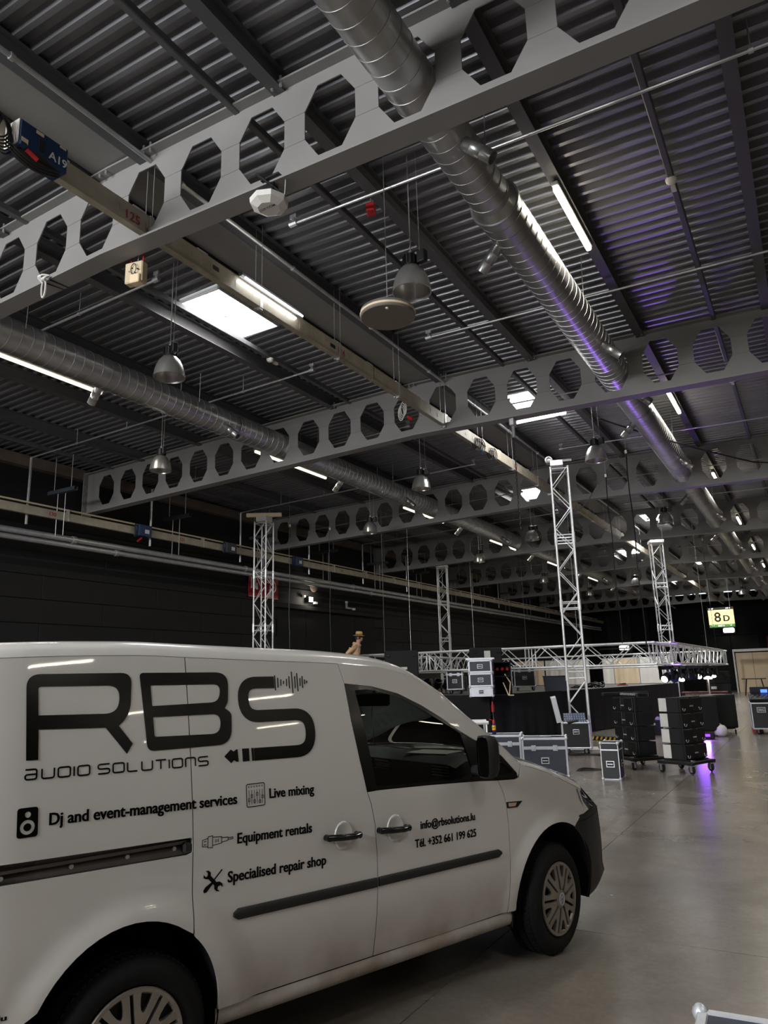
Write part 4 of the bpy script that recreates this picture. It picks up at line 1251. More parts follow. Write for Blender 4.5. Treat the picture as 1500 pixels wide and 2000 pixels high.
# black covered panels
def atdepth(u, dep):
    q = ray(u, 1320)
    return q * (dep / q.dot(fw))
def panel_box(label, u0, u1, vtop, dep, base, note=True):
    um = (u0 + u1) / 2
    q = ray(um, 1330)
    q = q * (dep / q.dot(fw))
    wv = (u1 - u0) / F * dep
    top = CAMH + (1322 - .028 * (um - 700) - vtop) / F * dep
    t = thing('covered_speaker', label, 'speaker', (q.x, q.y, ZS), math.atan2(CR.y, CR.x))
    hgt = top - ZS
    MB().box((0, 0, hgt / 2 + .06), (wv, .45, hgt - .12), bev=.025).build('cover', M_blackm, t)
    MB().box((0, 0, .05), (wv * .8, .4, .1)).build('dolly', M_black, t)
    for s in (-1, 1):
        MB().box((s * wv * .38, -.23, hgt - .12), (.09, .03, .05), bev=.01).build('strap', M_black, t)
    if note:
        MB().box((.02 * wv, -.232, hgt * (.62 if note == 1 else .86)), (wv * (.28 if note == 1 else .2), .006, .06 if note == 1 else .17)).build('paper_label', M_white, t)
panel_box('large black covered box with a white strip label on the stage, left one', 752, 818, 1271, 18.6, 0, 1)
panel_box('large black covered box with a taped paper above the rack cases', 921, 981, 1265, 18.9, 0, 2)
for lb, u, v, w, d, h, wh, m in (('black flight case with bright edges on the stage left of the rack stack', 886, 1345, .45, .5, .55, True, M_case), ('black flight case on castors on the stage, left of the wide pair', 988, 1346, .40, .5, .62, True, M_case),
                                ('black flight case on castors on the stage, right of the covered box', 1024, 1349, .62, .55, .62, True, M_case)):
    q = onstage(u, v) if u > 900 else atdepth(u, 20.4)
    fcase('flight_case', lb, (q.x, q.y + .1, ZS), .36, w, d, h, m, wheels=wh, lid=.25, edge=.03)
for lb, u, v, w, h in (('black wedge monitor speaker on the stage near the van roof edge', 832, 1352, .45, .42), ('small black box speaker on a castor left of the rack stack', 900, 1350, .42, .45)):
    q = onstage(u, v)
    t = thing('wedge_speaker', lb, 'speaker', (q.x, q.y, ZS), .4)
    MB().add([(-w / 2, -.2, 0), (w / 2, -.2, 0), (w / 2, .22, 0), (-w / 2, .22, 0), (-w / 2, -.14, h), (w / 2, -.14, h), (w / 2, .12, h), (-w / 2, .12, h)], [(0, 3, 2, 1), (4, 5, 6, 7), (0, 1, 5, 4), (1, 2, 6, 5), (2, 3, 7, 6), (3, 0, 4, 7)]).build('cabinet', M_black, t)
    MB().add([(-w / 2 + .03, -.198, .04), (w / 2 - .03, -.198, .04), (w / 2 - .03, -.15, h - .05), (-w / 2 + .03, -.15, h - .05)], [(0, 1, 2, 3)]).build('grille', M_blackm, t)
    MB().box((0, -.19, h * .6), (.1, .02, .04)).build('grip', M_caseg, t)
q = onstage(1086, 1350)
t = thing('storage_tub', 'grey plastic storage tub standing on the stage behind the tower', 'tub', (q.x, q.y, ZS), .4)
MB().add([(-.28, -.18, 0), (.28, -.18, 0), (.28, .18, 0), (-.28, .18, 0), (-.31, -.2, .4), (.31, -.2, .4), (.31, .2, .4), (-.31, .2, .4)], [(0, 3, 2, 1), (0, 1, 5, 4), (1, 2, 6, 5), (2, 3, 7, 6), (3, 0, 4, 7)]).build('tub', M_caseg, t)
MB().box((0, 0, .41), (.66, .44, .02), bev=.005).build('lid', M_caseg, t)
q = onstage(1148, 1344)
t = thing('cable_pile', 'heap of black cables on the stage behind the nearest tower', 'cable', (q.x, q.y, ZS))
b = MB()
for k in range(7):
    rr = .16 + .05 * (k % 3)
    b.path([(.12 * (k - 3) + rr * math.cos(a), .1 * math.sin(k * 2.1) + rr * .7 * math.sin(a), .03 + .025 * k * (.5 + .5 * math.sin(a * 2 + k))) for a in [i * 2 * PI / 20 for i in range(20)]], .022, 6, True)
b.build('coils', M_black, t, 60)['kind'] = 'stuff'
q = atdepth(1214, 25.0)
t = thing('tool_tray', 'small red tool tray lying on the stage right of the tower', 'tray', (q.x, q.y, ZS), .3)
MB().box((0, 0, .02), (.36, .2, .03), bev=.008).build('tray', M_red, t)
MB().tube((-.1, 0, .05), (.12, .03, .06), .025, 8).box((.05, -.05, .06), (.12, .06, .05)).build('tool', M_black, t)
# fixtures piled at the back-left of the stage
for k, (u, v) in enumerate(((838, 1330), (852, 1331), (866, 1330))):
    q = atdepth(u, 21.0)
    t = thing('par_light', ['left', 'middle', 'right'][k] + ' one of three black spotlights standing on the stage behind the cases', 'stage light', (q.x, q.y, ZS), k * .8)
    MB().lathe([(.07, 0), (.1, .12), (.11, .28), (.095, .28), (.085, .14), (.001, .1)], 14, Matrix.Translation((0, 0, .16)) @ Matrix.Rotation(.7, 4, 'X')).build('can', M_black, t, 40)
    MB().path([(-.13, 0, .0), (-.13, 0, .28), (-.13, 0, .3)], .012, 5).path([(.13, 0, 0), (.13, 0, .3)], .012, 5).box((0, 0, .012), (.3, .12, .02)).build('yoke', M_black, t)
# connector on the stage front, loose connector on the floor
q = atZ(975, 1385, .95)
t = thing('power_connector', 'red industrial power connector hanging on a cable at the stage front', 'connector', (-6.93, 17.0, .78))
MB().tube((0, 0, 0), (0, 0, .16), .04, 10).tube((0, 0, .16), (0, 0, .24), .03, 10, .02).build('plug', M_red, t, 40)
MB().path([(0, 0, .24), (.02, .05, .36), (-.02, .3, .42)], .014, 6).path([(0, 0, 0), (.04, -.03, -.35), (.1, -.1, -.76)], .014, 6).build('cable', M_black, t, 60)
t = thing('power_connector', 'red industrial power connector leaning on the open mixer case', 'connector', (-5.22, 15.6, 0), .3)
MB().tube((.0, 0, .12), (.14, 0, .3), .04, 10).build('plug', M_red, t, 40)
MB().path([(0, 0, .12), (-.1, 0, .02), (.1, -.15, .014), (.6, -.2, .014), (.9, 0, .014)], .014, 6).build('cable', M_black, t, 60)
t = thing('floor_cable', 'tangle of thin black cables on the floor under the open mixer case', 'cable', (-4.7, 15.6, 0))
b = MB()
for k in range(4):
    b.path([(-.7 + i * .14, -.15 + .12 * math.sin(i * .9 + k * 1.4) + .1 * k, .012) for i in range(16)], .010, 5)
b.build('cable', M_black, t, 60)

# ---- curtains and booths at the far end
def curtain(label, x0, x1, y, h, m, cat='curtain', group=None):
    t = thing('curtain', label, cat, ((x0 + x1) / 2, y, 0), 0, group)
    L = x1 - x0
    n = max(8, int(L / .06))
    vs, fs = [], []
    for i in range(n + 1):
        x = -L / 2 + L * i / n
        yy = .03 * math.sin(x * 9) + .015 * math.sin(x * 23)
        vs += [(x, yy, .03), (x, yy * .6, h)]
    for i in range(n):
        fs.append((2 * i, 2 * i + 2, 2 * i + 3, 2 * i + 1))
    MB().add(vs, fs).build('cloth', m, t, 60)
    for s in (-1, 1):
        MB().tube((s * L / 2, .05, 0), (s * L / 2, .05, h + .04), .025, 8).build('pole', M_alub, t, 40)
    MB().tube((-L / 2, .05, h + .02), (L / 2, .05, h + .02), .022, 8).build('top_rail', M_alub, t, 40)
yC = 39.0
def xat(u, y): return atY(u, 1310, y).x
for lb, u0, u1, m in (('cream curtain behind the stage, left of the grey tub', 1008, 1062, M_cream), ('pale curtain behind the stage, seen through the nearest tower', 1066, 1150, M_wcur), ('bright white curtain strip behind the stage right of the tower', 1178, 1198, M_wcur), ('cream curtain behind the stage under the front truss', 1200, 1248, M_cream), ('off white curtain behind the stage, rightmost one', 1250, 1312, M_wcur)):
    curtain(lb, xat(u0, yC), xat(u1, yC), yC, 2.25, m)
yb = 55.0
t = thing('booth', 'white framed exhibition booth with cream walls at the right edge', 'booth', (xat(1437, yb), yb, 0))
for x in (0, 2.3):
    MB().tube((x, 0, 0), (x, 0, 2.72), .06, 8).build('post', M_white, t, 40)
MB().box((1.6, 0, 2.75), (3.3, .14, .16)).build('fascia', M_white, t)
for k in range(3):
    MB().box((.55 + k * 1.05, .8, 1.3), (1.03, .04, 2.6)).build('wall_panel', M_cream, t)
t = thing('folding_table', 'small dark folding table standing in the exhibition booth', 'table', (xat(1470, 50), 50, 0))
MB().box((0, 0, .95), (1.3, .6, .05), bev=.01).build('tabletop', M_black, t)
for sx in (-1, 1):
    for sy in (-1, 1):
        MB().tube((sx * .55, sy * .22, 0), (sx * .4, sy * .22, .93), .02, 6).build('leg', M_black, t)
# speaker stack right of the truss end
for k, (lb, u, v, y) in enumerate((('black speaker box on castors below the end of the receding truss', 1408, 1392, 27.0),)):
    q = atZ(u, v, 0)
    for j in range(3):
        t = thing('speaker_box', ['bottom', 'middle', 'top'][j] + ' black speaker box in the stack below the end of the truss', 'speaker', (q.x, q.y + .4, .16 + j * .46), .3, 'speaker boxes stacked below the truss end')
        MB().box((0, 0, .225), (.75, .6, .45), bev=.01).build('cabinet', M_black, t)
        MB().box((0, -.305, .225), (.68, .012, .38)).build('grille', M_blackm, t)
        if j > 0: MB().box((-.24, -.313, .3), (.2, .006, .1)).build('label_strip', M_white, t)
    t = thing('speaker_cart', 'castor dolly under the speaker boxes below the truss end', 'cart', (q.x, q.y + .4, 0), .3)
    MB().box((0, 0, .145), (.75, .6, .03)).build('board', M_black, t)
    for sx in (-1, 1):
        for sy in (-1, 1): castor(t, sx * .3, sy * .22, 0, .3, 1.3)
q = atZ(1338, 1400, 0)
t = thing('bench_table', 'long low table with a dark red top behind the subwoofers', 'table', (-3.1, 24.6, 0), .1)
MB().box((0, 0, .95), (1.3, .5, .04), bev=.01).build('tabletop', mat('dark_red_top', rgb(110, 26, 26), .5), t)
for sx in (-1, 1):
    for sy in (-1, 1): MB().tube((sx * .6, sy * .2, 0), (sx * .6, sy * .2, .93), .02, 6).build('leg', M_black, t)
t = thing('light_stand', 'white tripod stand with a small lamp beside the receding truss', 'stand', (-2.8, 23.3, 0))
MB().tube((0, 0, .3), (0, 0, 1.35), .018, 8).build('pole', M_white, t, 40)
for a in (0.3, 2.4, 4.5):
    MB().tube((0, 0, .75), (.4 * math.cos(a), .4 * math.sin(a), 0.01), .014, 6).build('leg', M_white, t)
MB().lathe([(.001, 1.35), (.11, 1.36), (.12, 1.39), (.03, 1.44), (.001, 1.44)], 18).build('lamp_head', M_spot, t, 40)

# ---- violet light: an LED bar lamp between the carts and the subwoofers
t = thing('led_floor_lamp', 'violet glowing LED lamp on the floor behind the right speaker stack', 'lamp', (-2.62, 19.6, 0), .2)
MB().box((0, 0, .1), (.5, .14, .16), bev=.02).build('housing', M_black, t)
MB().box((0, -.075, .1), (.3, .012, .06)).build('lens', M_purple, t)
for s in (-1, 1): MB().box((s * .2, 0, .012), (.04, .2, .024)).build('foot', M_black, t)
area('violet_floor_lamp', (-3.25, 19.9, .35), .3, .1, 14, (.32, .1, 1), (PI / 2 * 1.05, 0, -.8))
area('violet_floor_lamp', (-2.62, 19.48, .14), .3, .1, 22, (.32, .1, 1), (-PI / 2 * .9, 0, 0))
l = bpy.data.lights.new('violet_uplight', 'SPOT')
l.energy, l.color, l.spot_size, l.spot_blend, l.shadow_soft_size = 320, (.33, .12, 1), math.radians(70), .9, .1
o = bpy.data.objects.new('violet_uplight', l)
COL.objects.link(o)
o.location = (-3.0, 20.6, 1.25)
o.rotation_euler = (Vector((-1.6, 15.5, 7.2)) - Vector((-3.0, 20.6, 1.25))).to_track_quat('-Z', 'Y').to_euler()

# ---- cases and a truss piece standing behind the van, seen through its cab windows
q = atdepth(812, 9.6)
fcase('flight_case', 'pale flight case with aluminium edges behind the van, seen through its side window', (q.x, q.y, 0), .5, .62, .5, .84, M_alub, lid=.2, edge=.035)
q = atdepth(765, 10.8)
t = thing('truss_piece', 'short aluminium truss piece standing behind the van, seen through its side window', 'truss', (q.x - .9, q.y - .5, .80))
t.rotation_euler = (0, PI / 2, .48)
truss_frame(t, 2.4, .40, 5, hor=[.03, 2.37])
q2 = thing('truss_dolly', 'black dolly under the truss piece behind the van', 'dolly', (q.x, q.y, 0), .48)
MB().box((0, 0, .56), (1.2, .5, .04)).build('board', M_black, q2)
for s_ in (-1, 1):
    MB().box((s_ * .5, 0, .33), (.06, .45, .42)).build('leg_frame', M_black, q2)
    castor(q2, s_ * .5, -.18, 0, .2, 1.2)
    castor(q2, s_ * .5, .18, 0, .2, 1.2)
# ================================================================== the van
VW_, WB = 1.79, 2.682
def sst(a, b, t):
    t = min(1, max(0, (t - a) / (b - a)))
    return t * t * (3 - 2 * t)
def yin(x, z, flare=True):
    y = 0.0
    if z < .75: y += .05 * ((.75 - z) / .45) ** 2
    t = max(0, z - 1.0); y += .165 * t ** 1.5
    s = max(0, x + .35); y += .09 * s * s
    s = max(0, x - .30); y += .55 * s * s
    s = max(0, -3.15 - x); y += .5 * s * s
    y += .07 * max(0, x + 1.5) * max(0, z - 1.05)
    if flare:
        for cx in (0, -WB):
            r = math.hypot(x - cx, z - .30)
            y -= .024 * (1 - sst(.44, .56, r))
    return y
def ynorm(x, z):
    e = .004
    gx = (yin(x + e, z) - yin(x - e, z)) / (2 * e)
    gz = (yin(x, z + e) - yin(x, z - e)) / (2 * e)
    return Vector((gx, -1, gz)).normalized()
TH = 0.36164
van = thing('delivery_van', 'white panel van with black RBS audio solutions lettering in the foreground', 'van', (-1.5406, 4.7908, 0), PI / 2 - TH)

# paint: white, dusty towards the sills
M_paint = mat('white_van_paint', rgb(210, 207, 202), .32, 0, .015, 2.0, coat=1.0)
_nt = M_paint.node_tree
_b = _nt.nodes['Principled BSDF']
_src = _b.inputs['Base Color'].links[0].from_socket
_tc = _nt.nodes.new('ShaderNodeTexCoord')
_sx = _nt.nodes.new('ShaderNodeSeparateXYZ')
_nt.links.new(_tc.outputs['Object'], _sx.inputs[0])
_n = _nt.nodes.new('ShaderNodeTexNoise')
_n.inputs['Scale'].default_value = 5
_n.inputs['Detail'].default_value = 8
_nt.links.new(_tc.outputs['Object'], _n.inputs['Vector'])
_mr = _nt.nodes.new('ShaderNodeMapRange')
_mr.inputs['From Min'].default_value = .62
_mr.inputs['From Max'].default_value = .2
_mr.inputs['To Max'].default_value = 1.5
_nt.links.new(_sx.outputs['Z'], _mr.inputs['Value'])
_mu = _nt.nodes.new('ShaderNodeMath')
_mu.operation = 'MULTIPLY'
_nt.links.new(_mr.outputs[0], _mu.inputs[0])
_nt.links.new(_n.outputs['Fac'], _mu.inputs[1])
_mx = _nt.nodes.new('ShaderNodeMixRGB')
_mx.inputs[2].default_value = rgb(120, 98, 78) + (1,)
_nt.links.new(_mu.outputs[0], _mx.inputs[0])
_nt.links.new(_src, _mx.inputs[1])
_nt.links.new(_mx.outputs[0], _b.inputs['Base Color'])
M_vblack = mat('black_trim_plastic', rgb(30, 30, 31), .5, 0, .1, 20)
M_vgloss = mat('gloss_black_trim', rgb(14, 14, 14), .16, 0, .05, 10)
M_decal = mat('black_vinyl', rgb(6, 6, 7), .22, 0, .03, 10, coat=.0, spec=.22)
M_glass = gmat('tinted_glass', (.84, .9, .87))
M_gap = mat('panel_gap', rgb(6, 6, 6), .9)
M_tyre = mat('tyre_rubber', rgb(11, 11, 12), .75, 0, .2, 12, .2, 60, spec=.3)
M_cap = mat('silver_hubcap', rgb(150, 142, 132), .4, .55, .12, 14)
M_chan = mat('sliding_rail_steel', rgb(110, 104, 100), .35, .7, .15, 8)
M_lampg = gmat('headlamp_glass', (.6, .6, .6), .02)
M_dash = mat('dark_dashboard', rgb(58, 60, 60), .6, 0, .1, 20, .1, 200)
M_orange = mat('indicator_lens', rgb(190, 160, 140), .2, 0, .1, 30)

def inside(p, poly):
    x, y = p
    c = False
    n = len(poly)
    for i in range(n):
        x1, y1 = poly[i]
        x2, y2 = poly[i - 1]
        if (y1 > y) != (y2 > y) and x < (x2 - x1) * (y - y1) / (y2 - y1) + x1:
            c = not c
    return c
def resample(poly, step):
    o = []
    n = len(poly)
    for i in range(n):
        a, b = Vector(poly[i]), Vector(poly[(i + 1) % n])
        k = max(1, int(math.ceil((b - a).length / step)))
        for j in range(k):
            o.append(tuple(a.lerp(b, j / k)))
    return o
def signed(poly):
    return sum(poly[i - 1][0] * poly[i][1] - poly[i][0] * poly[i - 1][1] for i in range(len(poly))) / 2
def offset(poly, d):
    n = len(poly)
    o = []
    s = 1 if signed(poly) > 0 else -1
    for i in range(n):
        p, a, b = Vector(poly[i]), Vector(poly[i - 1]), Vector(poly[(i + 1) % n])
        e1, e2 = (p - a).normalized(), (b - p).normalized()
        n1, n2 = Vector((-e1.y, e1.x)), Vector((-e2.y, e2.x))
        nn = n1 + n2
        if nn.length < 1e-6: nn = n1
        nn.normalize()
        k = 1 / max(.4, nn.dot(n1))
        o.append(tuple(p + nn * d * k * s))
    return o
def smooth(poly, it=2, keep=()):
    """Chaikin corner cutting of a closed outline"""
    for _ in range(it):
        o = []
        n = len(poly)
        for i in range(n):
            a, b = Vector(poly[i]), Vector(poly[(i + 1) % n])
            o += [tuple(a.lerp(b, .25)), tuple(a.lerp(b, .75))]
        poly = o
    return poly
def panel(name, outline, m, parent=None, holes=(), off=0.0, gap=.0022, step=.035, turn=.018, yf=None, mirror=False):
    yf = yf or (lambda x, z: yin(x, z))
    parent = parent or van
    out = resample(offset(outline, gap), step)
    hs = [resample(offset(h, -gap), step) for h in holes]
    verts = list(out)
    edges = [(i, (i + 1) % len(out)) for i in range(len(out))]
    for h in hs:
        n0 = len(verts)
        verts += h
        edges += [(n0 + i, n0 + (i + 1) % len(h)) for i in range(len(h))]
    bpts = list(verts)
    x0, x1 = min(p[0] for p in out), max(p[0] for p in out)
    z0, z1 = min(p[1] for p in out), max(p[1] for p in out)
    nx, nz = int((x1 - x0) / step) + 1, int((z1 - z0) / step) + 1
    mind = (step * .5) ** 2
    for i in range(1, nx):
        for j in range(1, nz):
            p = (x0 + i * (x1 - x0) / nx, z0 + j * (z1 - z0) / nz)
            if inside(p, out) and not any(inside(p, h) for h in hs) and all((p[0] - q[0]) ** 2 + (p[1] - q[1]) ** 2 > mind for q in bpts):
                verts.append(p)
    r = delaunay_2d_cdt([Vector(v) for v in verts], edges, [], 0, 1e-6)
    vs2, fs2 = r[0], r[2]
    vs, nr, fs = [], [], []
    for p in vs2:
        vs.append((p.x, yf(p.x, p.y) + off, p.y))
        nr.append(ynorm(p.x, p.y))
    for f in fs2:
        c = sum((vs2[i] for i in f), Vector((0, 0))) / len(f)
        if inside(c, out) and not any(inside(c, h) for h in hs):
            a, b_, d = (vs2[i] for i in f[:3])
            ccw = (b_ - a).cross(d - a) > 0
            fs.append(tuple(f) if ccw else tuple(reversed(f)))
    if turn:
        for loop, sg in [(out, 1)] + [(h, -1) for h in hs]:
            lp = loop if signed(loop) * sg > 0 else loop[::-1]
            n0 = len(vs)
            n = len(lp)
            for i, p in enumerate(lp):
                a, b_ = Vector(lp[i - 1]), Vector(lp[(i + 1) % n])
                e = (b_ - a).normalized()
                nn = Vector((e.y, 0, -e.x))
                y = yf(*p) + off
                vs += [(p[0], y, p[1]), (p[0] - nn.x * .003, y + turn, p[1] - nn.z * .003)]
                nr += [nn, nn]
            for i in range(n):
                j = (i + 1) % n
                fs.append((n0 + 2 * i, n0 + 2 * i + 1, n0 + 2 * j + 1, n0 + 2 * j))
    if mirror:
        vs = [(x, VW_ - y, z) for x, y, z in vs]
        nr = [Vector((q.x, -q.y, q.z)) for q in nr]
        fs = [tuple(reversed(f)) for f in fs]
    me = bpy.data.meshes.new(name)
    me.from_pydata(vs, [], fs)
    me.materials.append(m)
    me.shade_smooth()
    me.normals_split_custom_set_from_vertices([tuple(q) for q in nr])
    return link(name, me, parent)
def interp(tab, x):
    if x <= tab[0][0]: return tab[0][1]
    for (a, fa), (b, fb) in zip(tab[:-1], tab[1:]):
        if x <= b: return fa + (fb - fa) * (x - a) / (b - a)
    return tab[-1][1]
def cspl(tab, x):
    """smooth interpolation (Catmull-Rom) through a table"""
    n = len(tab)
    if x <= tab[0][0]: return tab[0][1]
    if x >= tab[-1][0]: return tab[-1][1]
    for i in range(n - 1):
        if x <= tab[i + 1][0]:
            x0, y0 = tab[i]
            x1, y1 = tab[i + 1]
            m0 = (y1 - tab[i - 1][1]) / (x1 - tab[i - 1][0]) if i > 0 else (y1 - y0) / (x1 - x0)
            m1 = (tab[i + 2][1] - y0) / (tab[i + 2][0] - x0) if i < n - 2 else (y1 - y0) / (x1 - x0)
            t = (x - x0) / (x1 - x0)
            h = x1 - x0
            return (2 * t ** 3 - 3 * t ** 2 + 1) * y0 + (t ** 3 - 2 * t ** 2 + t) * h * m0 + (-2 * t ** 3 + 3 * t ** 2) * y1 + (t ** 3 - t ** 2) * h * m1
SIL = [(-3.55, 1.80), (-3.45, 1.836), (-3.26, 1.856), (-2.73, 1.864), (-2.46, 1.853), (-2.08, 1.836), (-1.62, 1.815), (-1.34, 1.782), (-1.16, 1.732), (-1.02, 1.662), (-.887, 1.582), (-.734, 1.462), (-.585, 1.353), (-.455, 1.254), (-.34, 1.160), (-.205, 1.115), (-.067, 1.072), (.07, 1.018), (.207, .965), (.35, .905), (.5, .85)]
def zsil(x): return cspl(SIL, x)
def zdrop(x):
    return interp([(-3.6, .06), (-1.5, .06), (-1.1, .035), (-.4, .02), (-.2, .018), (.5, .02)], x)
def zedge(x): return zsil(x) - zdrop(x)

# ---- outlines in the side plane (x forward, z up)
def arch(cx, cz, rx, rz, a0, a1, n=26):
    return [(cx + rx * math.cos(math.radians(a0 + (a1 - a0) * i / n)), cz + rz * math.sin(math.radians(a0 + (a1 - a0) * i / n))) for i in range(n + 1)]
FA = (-.045, .325, .398, .432)       # front arch centre and radii
RA = (-2.725, .325, .388, .424)
SILL = .327
dg = [(-1.603, 1.651), (-1.588, 1.464), (-1.558, 1.265), (-1.527, 1.106), (-1.507, 1.047), (-1.486, .946), (-1.477, .80), (-1.476, .679), (-1.478, .5), (-1.485, SILL)]
rg_x = -2.474
fgap = [(-.551, 1.062), (-.506, .975), (-.493, .912), (-.483, .813), (-.482, .633), (-.484, .514), (-.497, .36), (-.505, SILL)]
frame_outer = [(-1.603, 1.651), (-1.42, 1.631), (-1.235, 1.586), (-1.07, 1.514), (-.944, 1.447), (-.799, 1.357), (-.69, 1.300), (-.59, 1.262), (-.484, 1.196), (-.371, 1.085), (-.371, 1.066), (-.393, 1.053), (-.548, 1.063), (-.721, 1.075), (-1.088, 1.094), (-1.449, 1.108), (-1.527, 1.106), (-1.558, 1.265), (-1.588, 1.464)]
glass_o = [(-1.538, 1.613), (-1.46, 1.615), (-1.393, 1.605), (-1.218, 1.559), (-1.074, 1.492), (-.95, 1.426), (-.844, 1.370), (-.800, 1.342), (-.735, 1.108), (-.745, 1.098), (-1.44, 1.124), (-1.463, 1.135), (-1.496, 1.362)]
quarter_o = [(-.640, 1.236), (-.585, 1.218), (-.525, 1.185), (-.412, 1.1), (-.42, 1.09), (-.66, 1.098), (-.675, 1.11)]
top_pts = lambda xa, xb, n: [(xa + (xb - xa) * i / n, zedge(xa + (xb - xa) * i / n)) for i in range(n + 1)]
# sliding door: up the rear gap, along the roof edge, down the door gap, sill, wheel arch
xs_top = -1.63
slide = [(rg_x, .68)] + [(rg_x - .004, 1.0), (rg_x - .012, 1.4)] + top_pts(rg_x - .018, xs_top, 12) + dg + [(RA[0] + RA[2], SILL)]
arc = [p for p in arch(*RA, 0, 90) if p[0] > rg_x]
slide += [p for p in arc[1:]]
quarter = [(rg_x, .655)] + [p for p in arch(*RA, 0, 180) if p[0] < rg_x and p[1] > .50] + [(-3.14, .48), (-3.5, .48)] + [(-3.53, .9), (-3.52, 1.4), (-3.50, 1.70)] + top_pts(-3.48, rg_x - .018, 14) + [(rg_x - .012, 1.4), (rg_x - .004, 1.0)]
rail_h = [(-3.46, .978), (-2.50, .966), (-2.482, .972), (-2.480, 1.02), (-2.49, 1.028), (-3.46, 1.046)]
door = [dg[-1]] + [(-1.0, SILL - .004), (-.55, SILL)] + fgap[::-1] + [(-.721, 1.075), (-1.088, 1.094), (-1.449, 1.108)] + dg[3:-1]
cab = [(-1.603, 1.651)] + [(xs_top, zedge(xs_top))] + top_pts(xs_top, -.33, 34)[1:] + [(-.36, 1.075), (-.371, 1.066), (-.371, 1.085), (-.484, 1.196), (-.59, 1.262), (-.69, 1.300), (-.799, 1.357), (-.944, 1.447), (-1.07, 1.514), (-1.235, 1.586), (-1.42, 1.631)]
HLx0, HLz0 = .285, .922
fender = [(-.551, 1.062), (-.393, 1.053), (-.36, 1.06), (-.33, zedge(-.33))] + top_pts(-.33, HLx0, 14)[1:] + [(.27, .90), (.30, .84), (.37, .778)] + [(.30, .762), (.22, .748), (.165, .725)] + [p for p in arch(*FA, 0, 180) if p[0] < .155] + [(FA[0] - FA[2], .34), (-.447, SILL), (-.505, SILL)] + [(p[0], p[1]) for p in fgap[::-1][1:-1]]
for mir in (False, True):
    panel('sliding_door', slide, M_paint, mirror=mir)
    panel('rear_side_panel', quarter, M_paint, holes=[rail_h], mirror=mir)
    panel('front_door', door, M_paint, mirror=mir)
    panel('cab_side_frame', cab, M_paint, gap=.0006, mirror=mir)
    panel('front_wing', fender, M_paint, mirror=mir)
    panel('window_surround', frame_outer, M_vgloss, holes=[glass_o, quarter_o], off=.002, gap=.0015, mirror=mir)
    panel('door_glass', glass_o, M_glass, off=.012, gap=-.006, turn=0, mirror=mir)
    panel('quarter_glass', quarter_o, M_glass, off=.012, gap=-.006, turn=0, mirror=mir)
# seal lines and dark backing behind the gaps
def strip_pts(pts, m, name, w=.012, off=.014):
    vs, fs = [], []
    for i, p in enumerate(pts):
        a, b = Vector(pts[max(0, i - 1)]), Vector(pts[min(len(pts) - 1, i + 1)])
        e = (b - a).normalized()
        n = Vector((-e.y, e.x)) * w / 2
        for s in (-1, 1):
            q = (p[0] + n.x * s, p[1] + n.y * s)
            vs.append((q[0], yin(*q) + off, q[1]))
    for i in range(len(pts) - 1):
        fs.append((2 * i, 2 * i + 2, 2 * i + 3, 2 * i + 1))
    return MB().add(vs, fs).build(name, m, van)
strip_pts(dg, M_gap, 'door_seal', .03, .017)
strip_pts([(rg_x - .018 + .018 * (1.79 - z) / 1.1, z) for z in [.66 + i * .04 for i in range(29)]], M_gap, 'door_seal', .03, .017)
strip_pts(fgap, M_gap, 'door_seal', .03, .017)
strip_pts([(-.505, SILL), (-1.0, SILL - .004), (-1.48, SILL), (-2.15, SILL)], M_gap, 'door_seal', .03, .017)
# sliding-door rail in its slot
MB().add([(x, yin(x, z) + o, z) for x in (-3.46, -3.1, -2.8, -2.48) for z, o in ((1.05, .02), (1.03, .045), (1.0, .045), (.985, .03), (.962, .03))], [(i * 5 + j, i * 5 + j + 1, i * 5 + 6 + j, i * 5 + 5 + j) for i in range(3) for j in range(4)]).build('slide_rail', M_chan, van)
MB().box((-2.98, .03, 1.012), (.98, .012, .012)).build('rail_lip', M_chan, van)
for x in (-3.22, -2.97, -2.75, -2.55):
    MB().lathe([(.001, .004), (.008, .004), (.01, 0)], 10, Matrix.Translation((x, .03, .992)) @ Matrix.Rotation(PI / 2, 4, 'X')).build('rail_screw', M_galv, van)
MB().box((-2.496, .018, .99), (.045, .03, .045), bev=.01).build('rail_end_stop', M_vblack, van)

# ---- roof, A-pillars, windscreen, bonnet
def top_point(x, u, mid=VW_ / 2):
    """x on the edge line, u = 0 at the right edge .. 1 at the left edge"""
    ze = zedge(x)
    ye = yin(x, ze)
    W = VW_ - 2 * ye
    d = min(u, 1 - u) * W
    rl = interp([(-3.6, .12), (-1.5, .12), (-1.1, .09), (-.4, .06), (.6, .07)], x)
    t = min(1, d / rl)
    z = ze + zdrop(x) * math.sqrt(max(0, 1 - (1 - t) ** 2))
    c = 1 - (2 * u - 1) ** 2
    crown = interp([(-3.6, .02), (-1.7, .035), (-1.2, .03), (-.9, .02), (-.4, .02), (-.2, .05), (.5, .06)], x)
    xb = interp([(-3.6, 0), (-1.6, 0), (-1.2, .10), (-.75, .17), (-.4, .18), (-.3, .18), (.0, .22), (.285, .34)], x)
    xb *= (1 - abs(2 * u - 1) ** 2.4)
    return Vector((x + xb, ye + u * W, z + crown * c))
def us(n=30):
    o = [0, .008, .02, .035, .05, .07, .1]
    o += [.1 + (.8) * i / n for i in range(1, n)]
    return o + [1 - q for q in reversed([0, .008, .02, .035, .05, .07, .1])]
